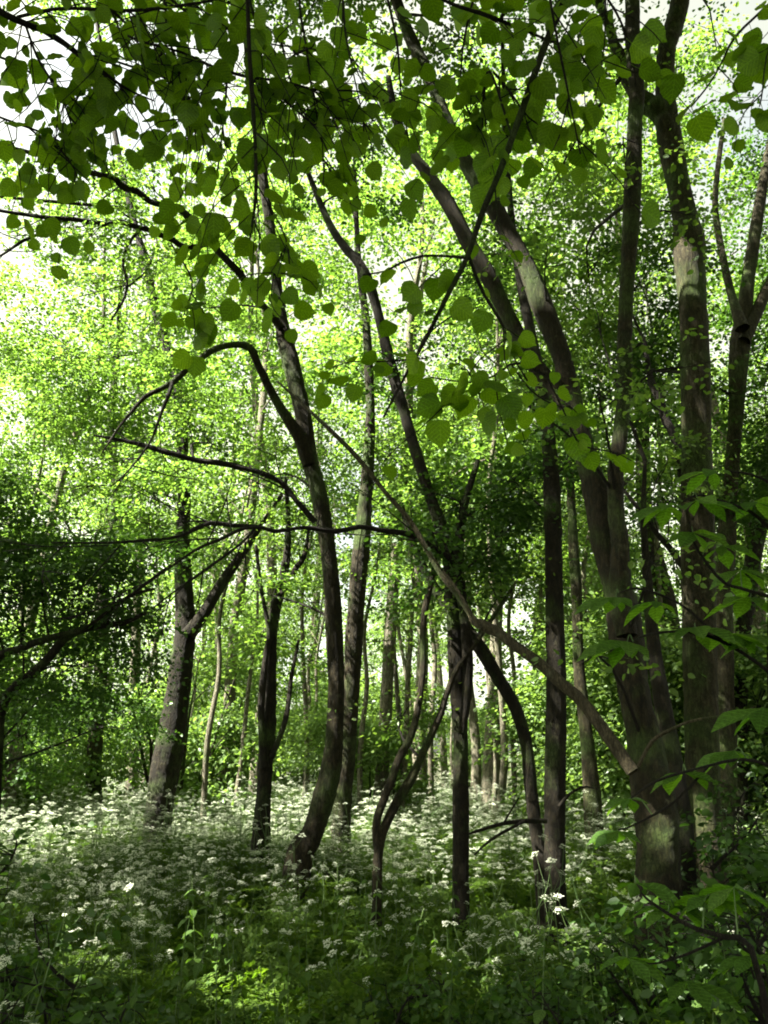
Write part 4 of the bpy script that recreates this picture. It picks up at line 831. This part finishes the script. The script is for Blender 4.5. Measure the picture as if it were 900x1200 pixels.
for i, (x, y) in enumerate(near):
    me, heads, lv = PARS[i % 6]
    side = where(x, y); far = 'in the near shade' if y < 4.5 else 'midway across the glade' if y < 6.5 else 'in the far glade'
    e = empty('cow_parsley', (x, y, float(gz(x, y))), ('tall' if i < len(TALL) else 'slender') + ' white cow parsley ' + far + ', ' + side, 'wildflower', 'cow parsley plants in the glade')
    s = gp.uniform(.62, 1.0) * (.85 if x > .15 * y else 1) if i >= len(TALL) else gp.uniform(.85, 1.15); e.scale = (s, s, s); e.rotation_euler = (gp.normal(0, .06), gp.normal(0, .06), gp.uniform(0, 6.28)); link('stem', me, e)
    for j, h in enumerate(heads):
        o = link('flower_head', UMB[j % 3], e, Vector(h)); o.rotation_euler = (gp.normal(0, .38), gp.normal(0, .38), j); k = gp.uniform(.4, .75); o.scale = (k, k, k)
    for p, rz, k in lv: o = link('leaf', FERN[i % 2], e, Vector(p)); o.rotation_euler = (gp.normal(0, .2), 0, rz); o.scale = (k, k, k)
pm = [realize_parsley(i) for i in range(6)]
scatter('cow_parsley_drift', 'drift of white cow parsley covering the glade floor further back', 'wildflowers', np.column_stack([rest, gz(rest[:, 0], rest[:, 1])]), gp.uniform(0, 6.28, len(rest)), gp.uniform(.72, 1.15, len(rest)), pm)

# nettles and other broad leaved herbs in front
def nettle_leaf():
    t = np.linspace(0, 1, 8); w = np.array([.05, .27, .33, .31, .25, .17, .09, .005]); n = 8
    P = [(0, a, -.22 * a * a) for a in t] + [(w[i] * (1.1 if i % 2 else .92), t[i], .2 * w[i] - .22 * t[i] ** 2) for i in range(n)] + [(-w[i] * (1.1 if i % 2 else .92), t[i], .2 * w[i] - .22 * t[i] ** 2) for i in range(n)]
    F = []
    for i in range(n - 1): F += [(i, n + i, n + i + 1, i + 1), (i + 1, 2 * n + i + 1, 2 * n + i, i)]
    mb = MB(); mb.add(np.array(P) * .085, F); return mb.mesh('leaf', M['nettle_leaf'], True)
NL = nettle_leaf()
def nettle_layout(seed):
    gg = np.random.default_rng(seed); H = gg.uniform(.62, 1.0); mb = MB(); b = gg.normal(0, .05, 2)
    P = np.array([(0, 0, -.04), (b[0] * .3, b[1] * .3, H * .5), (b[0], b[1], H)]); tube(mb, P, [.0035, .0028, .0015], 5); l = catmull(P, 30); lv = []
    for q in range(8):
        z = l[int(4 + q * 3.4)]; az = q * 1.57 + gg.normal(0, .2)
        for k in range(2): lv.append((z, az + k * math.pi, (1.15 - .09 * q) * gg.uniform(.8, 1.2), gg.normal(-.35, .2)))
    return mb.mesh('stem', M['herb_stem'], True), lv
NET = [nettle_layout(400 + i) for i in range(5)]
NPL = []
for i in range(4000):
    y = 1.8 + 4.2 * gp.uniform() ** 1.2; x = gp.uniform(-1, 1) * (y * .53 + .25)
    if len(NPL) < 260 and all((x - a) ** 2 + (y - b) ** 2 > .16 ** 2 for a, b in NPL) and clear(x, y): NPL.append((x, y))
NPL += [(-.28, 2.35), (-.36, 2.45), (.1, 2.2)]
for i, (x, y) in enumerate(NPL):
    me, lv = NET[i % 5]; e = empty('nettle', (x, y, float(gz(x, y))), 'leafy nettle ' + ('at the very front' if y < 3 else 'in the shaded foreground' if y < 4.5 else 'among the flowers') + ', ' + where(x, y), 'nettle', 'nettles in the foreground')
    s = gp.uniform(.7, 1.15) if y > 2.6 else gp.uniform(.6, .9); e.scale = (s, s, s); e.rotation_euler = (gp.normal(0, .08), gp.normal(0, .08), gp.uniform(0, 6.28)); link('stem', me, e)
    for p, az, k, dr in lv: o = link('leaf', NL, e, Vector(p)); o.rotation_euler = (dr, 0, az - math.pi / 2); o.scale = (k, k, k)

# low ground cover
def cover_mesh(seed):
    gg = np.random.default_rng(seed); mb = MB(); n = 46; az = gg.uniform(0, 6.28, n); r = gg.uniform(.01, .22, n); z = gg.uniform(.04, .30, n)
    Pq = np.column_stack([np.cos(az) * r, np.sin(az) * r, z]); A = np.column_stack([np.cos(az), np.sin(az), gg.normal(-.1, .3, n)]); leaves(mb, Pq, A, UP + gg.standard_normal((n, 3)) * .4, gg.uniform(.022, .052, n), 'hex', .8)
    for i in range(0, n, 2): tube(mb, [(Pq[i, 0] * .3, Pq[i, 1] * .3, -.03), Pq[i] * np.array((.7, .7, .6)), Pq[i]], [.0016, .0012, .0008], 3, cap=False)
    return mb.mesh('cover', M['herb_leaf'])
def fern_clump(seed):
    gg = np.random.default_rng(seed); vs = []; fs = []; n = 0; m = FERN[seed % 2]; v0 = np.zeros(len(m.vertices) * 3, np.float32); m.vertices.foreach_get('co', v0); v0 = v0.reshape(-1, 3)
    f0 = np.array([p.vertices[:] for p in m.polygons])
    for i in range(11):
        k = gg.uniform(.7, 1.25); rx = gg.normal(.25, .35); rz = i * 2.4 + gg.uniform(0, .8); Rm = np.array(Matrix.Rotation(rz, 3, 'Z') @ Matrix.Rotation(rx, 3, 'X'))
        vs.append((v0 * k) @ Rm.T + np.array((0, 0, gg.uniform(.03, .24)))); fs.append(f0 + n); n += len(v0)
    return mesh_np('feathery_leaves', np.concatenate(vs), [np.concatenate(fs)], M['herb_leaf'])
m = 5600; y = 1.5 + 24 * gp.uniform(size=m) ** 1.5; x = gp.uniform(-1, 1, m) * (y * .55 + .6)
scatter('ground_cover', 'low leafy ground cover carpeting the woodland floor', 'ground cover', np.column_stack([x, y, gz(x, y)]), gp.uniform(0, 6.28, m), gp.uniform(.7, 1.35, m), [cover_mesh(i) for i in range(2)] + [fern_clump(i) for i in range(4)])
print('objects', len(bpy.data.objects), 'tris', sum(len(mm.loops) - 2 * len(mm.polygons) for mm in bpy.data.meshes))
